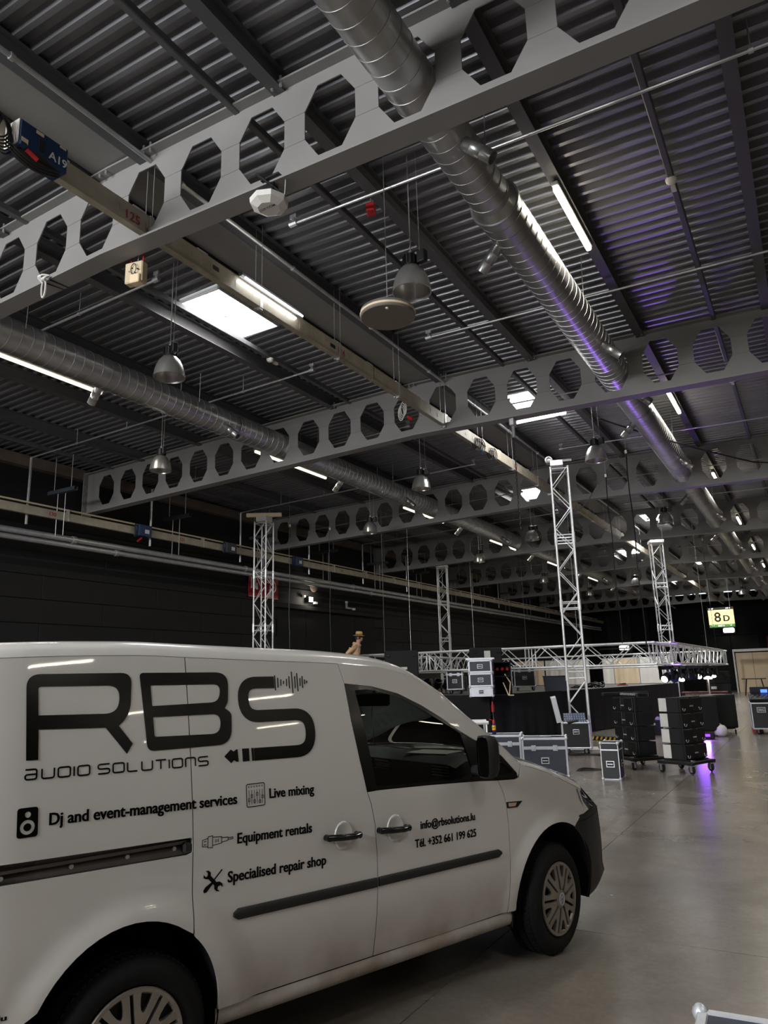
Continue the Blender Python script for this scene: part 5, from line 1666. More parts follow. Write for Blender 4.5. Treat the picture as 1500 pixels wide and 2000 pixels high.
def loft(name, xs, uu, m, thick=0.0, sm=40):
    vs = [top_point(x, u) for x in xs for u in uu]
    n = len(uu)
    fs = [(i * n + j, (i + 1) * n + j, (i + 1) * n + j + 1, i * n + j + 1) for i in range(len(xs) - 1) for j in range(n - 1)]
    return MB().add(vs, fs).build(name, m, van, sm)
def lins(a, b, n): return [a + (b - a) * i / n for i in range(n + 1)]
U = us()
XT, XBm = -1.19, -.35
roof_o = loft('roof', lins(-3.55, XT, 50), U, M_paint)
for nm, uu in (('windscreen_pillar', [u for u in U if u <= .05001]), ('windscreen_pillar', [u for u in U if u >= .94999])):
    loft(nm, lins(XT, XBm, 24), uu, M_paint)
loft('windscreen', lins(XT, XBm, 24), [u for u in U if .04999 <= u <= .95001], M_glass)
loft('bonnet', lins(XBm + .004, HLx0, 20), U, M_paint)
b = MB()
for k in range(2):
    b.path([top_point(-.36, .25 + k * .3 + .02 * i) + Vector((0.01, 0, .012)) for i in range(14)], .006, 5)
b.build('wiper', M_vblack, van)
# ---- nose: plan curve from the wing round to the centre
PLAN = []
for i in range(12): 
    x = .12 + .055 * i
    PLAN.append((x, None))
front = [(.80, .30), (.842, .42), (.868, .56), (.884, .72), (.89, .895)]
def nose(s, z):
    """s in 0..1 from the wheel arch edge to the centre line"""
    if s < .62:
        x = .12 + s / .62 * .62
        y = yin(x, min(z, .9), False) - .012 * (1 - sst(.2, .5, x))
    else:
        k = (s - .62) / .38
        x74 = .74
        y0 = yin(x74, min(z, .9), False)
        # quarter super-ellipse from (.74, y0) to (.89, mid)
        a = k * PI / 2
        x = x74 + .15 * math.sin(a)
        y = y0 + (VW_ / 2 - y0) * (1 - math.cos(a)) if k < 1 else VW_ / 2
    lean = max(0, z - .74) * 1.15 + max(0, .27 - z) * .5
    wgt = sst(.1, .75, x)
    x -= lean * wgt
    x -= max(0, min(z, .74) - .34) * .16 * wgt
    if z < .33: x += .03 * wgt * sst(.22, .30, z)
    return Vector((x, y, z))
def nose_grid(name, s_of, zs, ns, m, mir=False, sm=40, push=0.0):
    vs = []
    for z in zs:
        s0, s1 = s_of(z)
        for i in range(ns + 1):
            p = nose(s0 + (s1 - s0) * i / ns, z)
            vs.append((p.x, (VW_ - p.y) if mir else p.y, p.z))
    n = ns + 1
    fs = [(j * n + i, j * n + i + 1, (j + 1) * n + i + 1, (j + 1) * n + i) for j in range(len(zs) - 1) for i in range(ns)]
    if mir: fs = [tuple(reversed(f)) for f in fs]
    return MB().add(vs, fs).build(name, m, van, sm)
def s_arch(z):
    # bumper starts at the wheel arch
    t = (z - FA[1]) / FA[3]
    xx = FA[0] + FA[2] * math.sqrt(max(0, 1 - t * t)) if t < 1 else FA[0]
    if z < FA[1]: xx = FA[0] + FA[2] - .03 * (FA[1] - z) / .1
    return max(0, (xx + .004 - .12) / .62 * .62 / 1.0)
def s_of_x(x): return (x - .12)
def bump_s(z):
    t = (z - FA[1]) / FA[3]
    xx = FA[0] + FA[2] * math.sqrt(max(0, 1 - t * t)) if abs(t) < 1 else FA[0]
    if z < FA[1]: xx = FA[0] + FA[2] - .02
    return (max(.0, xx + .003 - .12), 1.0)
for mir in (False, True):
    nose_grid('front_bumper', bump_s, [.235, .26, .30, .36, .42, .48, .54, .60, .64, .67, .70, .725], 40, M_vblack, mir)
    nose_grid('bumper_cap', lambda z: (max(.045, (z - .725) * 3.0), 1.0), [.728, .74, .75, .765], 40, M_vblack, mir)
    nose_grid('headlight', lambda z: (interp([(.768, .27), (.84, .185), (.925, .15)], z), .80), [.768, .79, .82, .85, .88, .905, .925], 26, M_lampg, mir)
    o = nose_grid('headlight_bowl', lambda z: (interp([(.768, .27), (.84, .185), (.925, .15)], z), .80), [.768, .82, .88, .925], 26, mat('headlight_bowl', rgb(70, 70, 72), .25, .6), mir)
    o.location = (-.025, .02 * (-1 if mir else 1), 0)
    nose_grid('grille', lambda z: (.80, 1.0), [.765, .80, .84, .88, .925], 10, M_vgloss, mir)
MB().lathe([(.05, 0), (.058, .004), (.058, .01), (.05, .012)], 24, Matrix.Translation((.70, VW_ / 2, .85)) @ Matrix.Rotation(PI / 2, 4, 'Y')).build('front_emblem', M_alub, van, 40)

# ---- sill, rear, underbody, wheel wells
for mir in (False, True):
    vs = []
    prof = [(SILL - .004, .008), (.30, .004), (.275, .006), (.25, .02), (.235, .06)]
    xs = lins(-.452, -2.335, 30)
    for x in xs:
        for z, o in prof:
            y = yin(x, SILL, False) + o - .004
            vs.append((x, VW_ - y if mir else y, z))
    n = len(prof)
    fs = [(i * n + j, i * n + j + 1, (i + 1) * n + j + 1, (i + 1) * n + j) for i in range(len(xs) - 1) for j in range(n - 1)]
    MB().add(vs, fs if not mir else [tuple(reversed(f)) for f in fs]).build('sill', M_paint, van, 60)
    for cx, cz, rx, rz in (FA, RA):
        pts = arch(cx, cz, rx + .012, rz + .012, -12, 192, 30)
        vs, fs = [], []
        for x, z in pts:
            for y in (.03, .42):
                yy = max(y, yin(x, z) + .006) if y < .1 else y
                vs.append((x, VW_ - yy if mir else yy, z))
        fs = [(2 * i, 2 * i + 1, 2 * i + 3, 2 * i + 2) for i in range(len(pts) - 1)]
        k = len(vs)
        vs += [(p[0], (VW_ - .42) if mir else .42, p[1]) for p in pts]
        fs.append(tuple(range(k, k + len(pts))))
        MB().add(vs, fs).build('wheel_arch_liner', M_blackm, van)
vs, fs = [], []
zs = lins(.36, 1.80, 16)
for z in zs:
    for i in range(21):
        y0 = yin(-3.53, min(z, 1.75)) + max(0, z - 1.72) * .5
        y = y0 + (VW_ - 2 * y0) * i / 20
        c = 1 - (2 * i / 20 - 1) ** 4
        vs.append((-3.50 - .04 * c, y, z))
fs = [(j * 21 + i, (j + 1) * 21 + i, (j + 1) * 21 + i + 1, j * 21 + i + 1) for j in range(16) for i in range(20)]
MB().add(vs, fs).build('rear_doors', M_paint, van, 40)
MB().box((-3.5, VW_ / 2, .42), (.16, VW_ - .12, .2), bev=.04).build('rear_bumper', M_vblack, van)
for s in (.18, VW_ - .18):
    MB().box((-3.53, s, 1.2), (.04, .12, .5), bev=.02).build('tail_lamp', M_red, van)
MB().box((-1.6, VW_ / 2, .26), (3.7, VW_ - .5, .08)).box((-.1, VW_ / 2, .45), (.5, VW_ - .95, .35)).box((-2.72, VW_ / 2, .42), (.9, VW_ - .95, .25)).build('underbody', M_blackm, van)
# cab interior and bulkhead
MB().box((-1.66, VW_ / 2, 1.0), (.02, VW_ - .3, 1.45)).build('bulkhead', M_dash, van)
MB().box((-1.0, VW_ / 2, .42), (1.4, VW_ - .2, .06)).build('cab_floor', M_blackm, van)
b = MB()
prof = [(-.30, 1.13), (-.42, 1.16), (-.56, 1.195), (-.72, 1.19), (-.80, 1.16), (-.79, 1.09), (-.74, .99), (-.70, .84), (-.6, .7), (-.35, .7)]
ys = [.13, .18, .3, .6, .9, 1.2, 1.5, 1.65, 1.7]
vs = [(x + (.03 if i in (0, 8) else 0), y, z - (.02 if i in (0, 8) else 0)) for i, y in enumerate(ys) for x, z in prof]
n = len(prof)
fs = [(i * n + j, i * n + j + 1, (i + 1) * n + j + 1, (i + 1) * n + j) for i in range(len(ys) - 1) for j in range(n - 1)] + [tuple(range(n)), tuple(reversed(range((len(ys) - 1) * n, len(ys) * n)))]
dash = MB().add(vs, fs).build('dashboard', M_dash, van, 50)
for y in (.22, .78, .96, 1.55):
    MB().box((-.800, y, 1.122), (.02, .17, .066), bev=.008).build('vent_bezel', M_vgloss, dash)
    for k in range(4):
        MB().box((-.809, y, 1.098 + k * .016), (.008, .145, .005)).build('vent_slat', M_galv, dash)
MB().box((-.79, .87, .86), (.02, .34, .14), bev=.01).build('radio', M_vgloss, dash)
MB().box((-.60, .5, 1.198), (.22, .3, .004), .3).build('paper', M_white, dash)
m = Matrix.Translation((-.92, 1.33, 1.0)) @ Matrix.Rotation(-1.15, 4, 'Y')
MB().path([m @ Vector((.185 * math.cos(a), .185 * math.sin(a), 0)) for a in [i * 2 * PI / 30 for i in range(30)]], .016, 8, True).box((0, 0, 0), (.1, .34, .02), m=m, bev=.01).build('steering_wheel', M_black, van, 60)
for y in (.48, 1.32):
    sm_ = MB().box((-1.25, y, .66), (.5, .48, .14), bev=.05).build('seat_cushion', M_drape, van)
    m = Matrix.Translation((-1.47, y, .95)) @ Matrix.Rotation(-.22, 4, 'Y')
    MB().box((0, 0, 0), (.13, .46, .58), m=m, bev=.05).build('seat_back', M_drape, van)
    m = Matrix.Translation((-1.56, y, 1.34)) @ Matrix.Rotation(-.2, 4, 'Y')
    MB().box((0, 0, 0), (.09, .26, .2), m=m, bev=.04).build('headrest', M_drape, van)
MB().box((-.86, .80, 1.535), (.03, .25, .085), .5, .012).build('rear_view_mirror', M_black, van)
MB().box((-.876, .792, 1.535), (.004, .225, .068), .5).build('mirror_glass', mat('mirror_silver', (.75, .85, .8), .05, 1.0, .01), van)
MB().tube((-.85, .8, 1.56), (-.80, .82, 1.66), .012, 8).build('mirror_stem', M_black, van)
MB().path([Vector((-.86, .80, 1.49)) + Vector((.0, .01 * math.sin(i), -.035 * i)) for i in range(8)], .004, 5).build('hanging_beads', M_tan, van)

# ---- fittings on the right side
def on(x, z, o=0.0): return Vector((x, yin(x, z) + o, z))
def bar(name, pts, hh, proud, m, tip=True):
    """a raised rub strip along the side"""
    vs, fs = [], []
    n = len(pts)
    for i, (x, z) in enumerate(pts):
        k = 1.0
        if tip and i == 0: k = .35
        for dz, o in ((-hh / 2 * k, .002), (-hh / 2 * k, -proud * .6), (-hh * .3 * k, -proud), (hh * .3 * k, -proud), (hh / 2 * k, -proud * .6), (hh / 2 * k, .002)):
            vs.append(on(x, z + dz, o))
    for i in range(n - 1):
        for j in range(5):
            fs.append((i * 6 + j, (i + 1) * 6 + j, (i + 1) * 6 + j + 1, i * 6 + j + 1))
    fs += [tuple(reversed(range(6))), tuple(range((n - 1) * 6, n * 6))]
    fs = [tuple(reversed(f)) for f in fs]
    return MB().add(vs, fs).build(name, m, van, 35)
bar('side_moulding', [(-2.282, .686), (-2.26, .686)] + [(-2.24 + i * .05, .6855 - i * .0008) for i in range(1, 16)] + [(-1.484, .673)], .045, .012, M_vblack)
o_ = [(-.562, .665), (-.585, .665)] + [(-.6 - i * .05, .6655 + .0005 * i) for i in range(1, 18)] + [(-1.472, .674)]
bar('side_moulding', o_, .043, .012, M_vblack)
def door_handle(xa, xb, z, xc):
    bz = MB().lathe([(.001, -.002), (.03, -.001), (.045, .004), (.052, .005), (.056, -.001)], 28, Matrix.Translation(on(xc, z - .0, -.002)) @ Matrix.Rotation(PI / 2, 4, 'X') @ Matrix.Diagonal((1.0, 1.2, 1, 1))).build('handle_bowl', M_paint, van, 60)
    h = MB()
    pts = [on(xa, z + .004, -.02), on(xa + .05, z + .003, -.045), on((xa + xb) / 2, z, -.05), on(xb - .05, z - .004, -.045), on(xb, z - .006, -.02)]
    h.path(pts, .0155, 10).path([on(xa + .005, z + .004, .0), on(xa + .005, z + .004, -.035)], .0155, 8).path([on(xb - .008, z - .006, .0), on(xb - .008, z - .006, -.035)], .0155, 8)
    h.build('door_handle', M_vgloss, van, 60)
door_handle(-1.795, -1.60, .923, -1.686)
door_handle(-1.468, -1.275, .910, -1.355)
panel('side_indicator', [(-.493, .933), (-.349, .924), (-.397, .894), (-.489, .898)], M_vgloss, off=-.004, gap=0, turn=.01)
panel('indicator_lens', [(-.478, .926), (-.405, .921), (-.42, .902), (-.476, .905)], M_orange, off=-.007, gap=0, turn=.006)
# door mirror
mp = Vector((-.745, -.125, 1.222))
prof = [(-.9, -.8), (-.7, -.97), (0, -1.0), (.7, -.97), (.95, -.75), (1, 0), (.97, .7), (.75, .95), (0, 1), (-.7, .97), (-.92, .75), (-1, 0)]
vs, fs = [], []
for (dx, k) in ((-.055, .90), (-.047, .99), (-.022, 1.0), (.018, .93), (.042, .74), (.053, .4)):
    for y, z in prof:
        vs.append((mp.x + dx, mp.y + y * .052 * k, mp.z + z * .119 * k))
n = 12
fs = [(i * n + j, (i + 1) * n + j, (i + 1) * n + (j + 1) % n, i * n + (j + 1) % n) for i in range(5) for j in range(n)] + [tuple(range(5 * n, 6 * n))[::1]]
fs = [tuple(reversed(f)) for f in fs]
mh = MB().add(vs, fs).build('door_mirror', M_vblack, van, 50)
MB().add([(mp.x - .048, mp.y + y * .044, mp.z + z * .104) for y, z in prof], [tuple(range(12))]).build('mirror_glass', MATS['mirror_silver'], mh)
MB().box((mp.x + .03, -.03, mp.z - .085), (.08, .12, .05), bev=.012).build('mirror_foot', M_vblack, mh)
# left side mirror for the other door
b = MB().box((-.78, VW_ + .13, 1.215), (.13, .2, .22), bev=.04).build('door_mirror', M_vblack, van)

# ---- wheels
def spoke_mesh():
    """one Y-shaped blade of the hubcap: sector with a pocket at the rim"""
    hw = PI / 9
    def P(r, a): return (r * math.cos(a), r * math.sin(a))
    def sl(r): return .0075 / r
    out = []
    rs = (.055, .09, .13, .16, .192)
    out += [P(r, hw - sl(r) - (.0 if r > .06 else .02)) for r in rs]
    out += [P(.192, hw - sl(.192) - (hw - sl(.192)) * i / 6) for i in range(1, 3)]
    po = [(.192, .135), (.165, .135), (.14, .11), (.124, .06), (.12, 0), (.124, -.06), (.14, -.11), (.165, -.135), (.192, -.135)]
    out += [P(r, a) for r, a in po]
    out += [P(.192, -(hw - sl(.192)) + (hw - sl(.192)) * (2 - i) / 6) for i in range(0, 2)]
    out += [P(r, -(hw - sl(r) - (.0 if r > .06 else .02))) for r in reversed(rs)]
    r = delaunay_2d_cdt([Vector(p) for p in out], [(i, (i + 1) % len(out)) for i in range(len(out))], [], 0, 1e-6)
    vs, fs = [], []
    def hh(p):
        q = math.hypot(*p)
        return interp([(.05, .019), (.09, .019), (.14, .014), (.2, .009)], q)
    for p in r[0]: vs.append((p.x, -hh(p), p.y))
    for f in r[2]:
        cc = sum((r[0][i] for i in f), Vector((0, 0))) / len(f)
        if inside(cc, out): fs.append(tuple(f))
    n0 = len(vs)
    for p in out: vs += [(p[0], -hh(p), p[1]), (p[0], -hh(p) + .02, p[1])]
    n = len(out)
    fs += [(n0 + 2 * i, n0 + 2 * i + 1, n0 + 2 * ((i + 1) % n) + 1, n0 + 2 * ((i + 1) % n)) for i in range(n)]
    return MB().add(vs, fs).mesh('spoke', M_cap)
spoke_me = spoke_mesh()
def wheel(x, y, steer, mirror=False):
    t = bpy.data.objects.new('wheel', None)
    COL.objects.link(t)
    t.parent = van
    t.location = (x, y, .312)
    t.rotation_euler = (0, 0, steer + (PI if mirror else 0))
    # local: -y is the outer side
    RX = Matrix.Rotation(PI / 2, 4, 'X')     # lathe z -> -y
    prof = [(.203, -.02), (.212, .0), (.235, .012), (.262, .014), (.285, .004), (.302, -.016), (.3115, -.03), (.312, -.072), (.306, -.074), (.306, -.082), (.3125, -.084), (.3135, -.118), (.307, -.12), (.307, -.128), (.3135, -.13), (.312, -.17), (.302, -.19), (.27, -.205), (.21, -.2)]
    MB().lathe(prof, 64, RX).build('tyre', M_tyre, t, 35)
    tr = MB()
    for k in range(72):
        a = k * 2 * PI / 72
        for (w0, w1, da) in ((-.028, -.07, .06), (-.086, -.116, -.05), (-.132, -.172, .06)):
            vs = []
            for rr in (.311, .3165):
                for aa, ww in ((a, w0), (a + .055, w0), (a + .055 + da, w1), (a + da, w1)):
                    vs.append((rr * math.cos(aa), -(-ww) * -1 * -1, rr * math.sin(aa)))
            vs = [(p[0], -p[1], p[2]) for p in vs]
            tr.add(vs, [(0, 1, 2, 3), (7, 6, 5, 4), (0, 4, 5, 1), (1, 5, 6, 2), (2, 6, 7, 3), (3, 7, 4, 0)])
    tr.build('tread', M_tyre, t)['kind'] = 'stuff'
    MB().lathe([(.001, -.02), (.15, -.02), (.204, -.012)], 40, RX).build('rim', M_blackm, t, 40)
    cap = MB().lathe([(.182, .0), (.19, .010), (.204, .012), (.208, .004), (.204, -.004)], 56, RX)
    cap.lathe([(.001, .022), (.035, .022), (.05, .018), (.058, .006), (.06, -.01)], 36, RX)
    c = cap.build('hubcap', M_cap, t, 40)
    for k in range(9):
        so = link('spoke', spoke_me, c)
        so.rotation_euler = (0, k * 2 * PI / 9 + .1, 0)
    em = MB().lathe([(.029, .024), (.033, .026), (.036, .024)], 28, RX)
    for pl in ([(-.018, .024), (-.006, .004), (0, .016), (.006, .004), (.018, .024)], [(-.024, .008), (-.012, -.024), (0, -.004), (.012, -.024), (.024, .008)]):
        em.path([(p[0], -.024, p[1]) for p in pl], .003, 5)
    em.build('emblem', M_alub, c)
    return t
wheel(-.03, .035, .17)
wheel(-WB - .022, .012, 0).location.z = .300
wheel(0, VW_ - .03, .19, True)
wheel(-WB, VW_ - .03, 0, True)

# ---- lettering on the side
def decal(name, vs, fs, m=None, o=-.0022, cut=True):
    bm = bmesh.new()
    bv = [bm.verts.new((p[0], 0, p[1])) for p in vs]
    for f in fs:
        try: bm.faces.new([bv[i] for i in f])
        except ValueError: pass
    if cut:
        z0, z1 = min(p[1] for p in vs), max(p[1] for p in vs)
        z = math.ceil(z0 / .02) * .02
        while z < z1:
            g = bm.verts[:] + bm.edges[:] + bm.faces[:]
            bmesh.ops.bisect_plane(bm, geom=g, plane_co=(0, 0, z), plane_no=(0, 0, 1), dist=1e-6)
            z += .02
    for v in bm.verts:
        v.co.y = yin(v.co.x, v.co.z) + o
    bmesh.ops.recalc_face_normals(bm, faces=bm.faces[:])
    me = bpy.data.meshes.new(name)
    bm.to_mesh(me)
    bm.free()
    me.materials.append(m or M_decal)
    ob = link(name, me, van)
    me.flip_normals() if me.polygons and sum(p.normal.y * p.area for p in me.polygons) > 0 else None
    return ob
def fill(name, outline, holes=(), m=None, o=-.0022):
    """closed 2-D outline with holes as flat vinyl"""
    verts = list(outline)
    edges = [(i, (i + 1) % len(outline)) for i in range(len(outline))]
    for h in holes:
        n0 = len(verts)
        verts += h
        edges += [(n0 + i, n0 + (i + 1) % len(h)) for i in range(len(h))]
    r = delaunay_2d_cdt([Vector(v) for v in verts], edges, [], 0, 1e-6)
    fs = []
    for f in r[2]:
        c = sum((r[0][i] for i in f), Vector((0, 0))) / len(f)
        if inside(c, outline) and not any(inside(c, h) for h in holes):
            fs.append(tuple(f))
    return decal(name, [tuple(p) for p in r[0]], fs, m, o)
def round_path(pts, rad, n=6, closed=False):
    """polyline with rounded corners"""
    o = []
    k = len(pts)
    for i, p in enumerate(pts):
        p = Vector(p)
        if not closed and i in (0, k - 1):
            o.append(tuple(p)); continue
        a, b = Vector(pts[i - 1]), Vector(pts[(i + 1) % k])
        r = min(rad, (a - p).length * .49, (b - p).length * .49)
        s, e = p + (a - p).normalized() * r, p + (b - p).normalized() * r
        for j in range(n + 1):
            t = j / n
            o.append(tuple(s * (1 - t) ** 2 + p * 2 * t * (1 - t) + e * t * t))
    return o
def stroke(pts, w, closed=False):
    """band of constant width along a polyline -> verts, faces"""
    vs, fs = [], []
    n = len(pts)
    for i in range(n):
        p = Vector(pts[i])
        a = Vector(pts[i - 1]) if (i > 0 or closed) else p
        b = Vector(pts[(i + 1) % n]) if (i < n - 1 or closed) else p
        e1 = (p - a).normalized() if (p - a).length > 1e-7 else (b - p).normalized()
        e2 = (b - p).normalized() if (b - p).length > 1e-7 else e1
        n1, n2 = Vector((-e1.y, e1.x)), Vector((-e2.y, e2.x))
        nn = (n1 + n2).normalized()
        k = min(1.8, 1 / max(.3, nn.dot(n1)))
        vs += [tuple(p + nn * w / 2 * k), tuple(p - nn * w / 2 * k)]
    for i in range(n if closed else n - 1):
        j = (i + 1) % n
        fs.append((2 * i, 2 * i + 1, 2 * j + 1, 2 * j))
    return vs, fs
def strokes(name, plist, w, m=None, o=-.0022):
    vs, fs = [], []
    for pl in plist:
        closed = pl[0] == 'c'
        pts = pl[1] if pl[0] in ('c', 'o') else pl
        a, b = stroke(pts, w, closed)
        n = len(vs)
        vs += a
        fs += [tuple(i + n for i in f) for f in b]
    return decal(name, vs, fs, m, o)
# big R, B, S
def rpoly(pts, n=7):
    """closed outline, each corner (x, z, radius)"""
    o = []
    k = len(pts)
    for i, (x, z, r) in enumerate(pts):
        p = Vector((x, z))
        a, b = Vector(pts[i - 1][:2]), Vector(pts[(i + 1) % k][:2])
        r = min(r, (a - p).length * .49, (b - p).length * .49)
        if r < .002:
            o.append((x, z)); continue
        s_, e_ = p + (a - p).normalized() * r, p + (b - p).normalized() * r
        for j in range(n + 1):
            t = j / n
            o.append(tuple(s_ * (1 - t) ** 2 + p * 2 * t * (1 - t) + e_ * t * t))
    return o
fill('letter_R', rpoly([(-3.161, 1.402, 0), (-3.170, 1.730, .055), (-2.742, 1.728, .115), (-2.748, 1.63, .02), (-2.751, 1.585, .02), (-2.763, 1.552, .01), (-2.780, 1.528, .01), (-2.802, 1.509, 0), (-2.744, 1.433, 0), (-2.769, 1.394, 0), (-2.857, 1.505, 0), (-3.119, 1.514, 0), (-3.117, 1.401, 0)]),
     [rpoly([(-3.121, 1.568, 0), (-3.124, 1.680, .014), (-2.794, 1.676, .07), (-2.803, 1.560, .07)])])
fill('letter_B', rpoly([(-2.709, 1.727, .02), (-2.278, 1.722, .10), (-2.290, 1.585, .05), (-2.308, 1.558, .0), (-2.275, 1.535, .05), (-2.284, 1.397, .095), (-2.680, 1.397, .03)]),
     [rpoly([(-2.660, 1.672, .008), (-2.322, 1.668, .05), (-2.336, 1.587, .05), (-2.656, 1.583, .006)]), rpoly([(-2.653, 1.536, .006), (-2.331, 1.534, .05), (-2.338, 1.447, .05), (-2.648, 1.454, .01)])])
Sc = round_path([(-2.032, 1.669), (-2.21, 1.671), (-2.208, 1.514), (-1.846, 1.510), (-1.850, 1.336), (-2.17, 1.343)], .085, 9)
strokes('letter_S', [Sc], .056)
wv = [(-2.028, .037), (-2.012, .024), (-1.995, .016), (-1.979, .008), (-1.962, .018), (-1.946, .03), (-1.929, .053), (-1.912, .03), (-1.898, .045), (-1.882, .020), (-1.868, .030), (-1.855, .012), (-1.842, .006)]
for x, h in wv:
    strokes('sound_wave_bar', [[(x, 1.666 - h), (x + .003, 1.666 + h)]], .006)
fill('jack_plug', [(-2.324, 1.346), (-2.290, 1.374), (-2.276, 1.364), (-2.262, 1.372), (-2.255, 1.372), (-2.252, 1.318), (-2.262, 1.318), (-2.276, 1.326), (-2.290, 1.314)])
fill('jack_plug', [(-2.232, 1.373), (-2.196, 1.372), (-2.196, 1.316), (-2.231, 1.316)])
fill('jack_plug', [(-2.184, 1.372), (-2.172, 1.372), (-2.172, 1.315), (-2.183, 1.315)])
# AUDIO SOLUTIONS in a square rounded stroke face
def L_(ch):
    r = {'a': [[(0, 1), (.9, 1), (.9, 0), (0, 0), (0, .5), (.9, .5)]], 'U': [[(0, 1), (0, 0), (1, 0), (1, 1)]], 'D': [('c', [(0, 0), (0, 1), (1, 1), (1, 0)])], 'I': [[(0, 0), (0, 1)]],
         'O': [('c', [(0, 0), (0, 1), (1, 1), (1, 0)])], 'S': [[(1, 1), (0, 1), (0, .5), (1, .5), (1, 0), (0, 0)]], 'L': [[(0, 1), (0, 0), (.9, 0)]], 'T': [[(0, 1), (1, 1)], [(.5, 1), (.5, 0)]], 'n': [[(0, 0), (0, 1), (1, 1), (1, 0)]]}[ch]
    wd = {'I': 0.0}.get(ch, 1.0)
    return r, wd
x0_, x1_ = -3.162, -2.404
seq = 'aUDIO SOLUTIOnS'
adv = sum((L_(c)[1] + .32) if c != ' ' else .42 for c in seq) - .32
ux = (x1_ - x0_) / adv
cx = 0
for c in seq:
    if c == ' ':
        cx += .42; continue
    r, wd = L_(c)
    pls = []
    for pl in r:
        cl = pl[0] == 'c'
        pts = pl[1] if cl else pl
        rp = round_path(pts, .22, 4, cl)
        mapped = [(x0_ + (cx + p[0]) * ux, 1.332 - .0155 * (cx / adv) + p[1] * .036) for p in rp]
        pls.append(('c', mapped) if cl else ('o', mapped))
    strokes('letter_' + c, pls, .0062)
    cx += wd + .32
def line_text(name, s, x0, x1, zb0, zb1, cap):
    vs, fs = text_mesh(s, x1 - x0, cap, True)
    L = x1 - x0
    av, af = [], []
    for dx in (-.0011, .0011):      # two passes give the heavier stroke of the print
        n = len(av)
        av += [(x0 + dx + p[0], zb0 + (zb1 - zb0) * p[0] / L + p[1]) for p in vs]
        af += [tuple(i + n for i in f) for f in fs]
    return decal(name, av, af)
line_text('lettering', 'Dj and event-management services', -3.068, -2.268, 1.160, 1.140, .043)
line_text('lettering', 'Live mixing', -2.100, -1.853, 1.144, 1.137, .042)
line_text('lettering', 'Equipment rentals', -2.268, -1.872, .974, .964, .043)
line_text('lettering', 'Specialised repair shop', -2.312, -1.792, .822, .808, .044)
line_text('lettering', 'info@rbsolutions.lu', -1.178, -.763, .880, .870, .040)
line_text('lettering', 'Tél. +352 661 199 625', -1.221, -.760, .793, .783, .040)
line_text('lettering', 'solutions.lu', -3.36, -3.168, .526, .524, .018)
# icons
fill('speaker_icon', round_path([(-3.184, 1.232), (-3.110, 1.232), (-3.108, 1.127), (-3.182, 1.127)], .012, 4, True),
     [[(-3.146 + .011 * math.cos(a), 1.207 + .011 * math.sin(a)) for a in [i * PI / 8 for i in range(16)]], [(-3.146 + .026 * math.cos(a), 1.163 + .026 * math.sin(a)) for a in [i * PI / 10 for i in range(20)]]])
fill('speaker_icon', [(-3.146 + .014 * math.cos(a), 1.163 + .014 * math.sin(a)) for a in [i * PI / 8 for i in range(16)]])
xm0, xm1, zm0, zm1 = -2.219, -2.125, 1.118, 1.215
pl = [('c', round_path([(xm0, zm0), (xm0, zm1), (xm1, zm1), (xm1, zm0)], .008, 3, True))]
strokes('mixer_icon', pl, .0035)
for k in range(6):
    x = xm0 + .0125 + k * .0138
    strokes('mixer_icon', [[(x, zm0 + .010), (x, zm1 - .026)]], .0022)
    strokes('mixer_icon', [('c', [(x + .003 * math.cos(a), zm1 - .012 + .003 * math.sin(a)) for a in [i * PI / 4 for i in range(8)]])], .0016)
    zk = zm0 + [.03, .045, .022, .052, .018, .038][k]
    strokes('mixer_icon', [('c', [(x - .0045, zk - .006), (x - .0045, zk + .006), (x + .0045, zk + .006), (x + .0045, zk - .006)])], .002)
zc2 = 1.002
for p in ([(-2.436, zc2 - .016), (-2.436, zc2 + .010), (-2.410, zc2 + .014), (-2.410, zc2 - .020)], [(-2.410, zc2 - .024), (-2.410, zc2 + .020), (-2.388, zc2 + .022), (-2.388, zc2 - .026)], [(-2.388, zc2 - .018), (-2.388, zc2 + .016), (-2.345, zc2 + .012), (-2.345, zc2 - .014)],
          [(-2.345, zc2 - .010), (-2.345, zc2 + .008), (-2.315, zc2 + .006), (-2.315, zc2 - .008)], [(-2.315, zc2 - .004), (-2.315, zc2 + .003), (-2.291, zc2 + .003), (-2.291, zc2 - .004)]):
    strokes('plug_icon', [('c', p)], .0028)
for k in range(3):
    strokes('plug_icon', [[(-2.375 + k * .007, zc2 - .008), (-2.375 + k * .007, zc2 + .006)]], .0025)
strokes('plug_icon', [[(-2.430, zc2 - .010), (-2.418, zc2 - .010)], [(-2.430, zc2 + .003), (-2.418, zc2 + .003)]], .003)
# crossed screwdriver and wrench
strokes('tools_icon', [[(-2.340, .880), (-2.384, .838)]], .006)
fill('tools_icon', [(-2.388, .838), (-2.380, .832), (-2.412, .800), (-2.424, .800), (-2.427, .810), (-2.418, .822)])
fill('tools_icon', [(-2.427, .872), (-2.416, .861), (-2.408, .866), (-2.408, .878), (-2.418, .886), (-2.404, .886), (-2.393, .876), (-2.394, .864), (-2.366, .834), (-2.352, .834), (-2.338, .824), (-2.336, .808), (-2.346, .818), (-2.358, .815), (-2.361, .804), (-2.350, .794), (-2.366, .797), (-2.376, .808), (-2.376, .822), (-2.404, .852), (-2.418, .854), (-2.427, .860)])
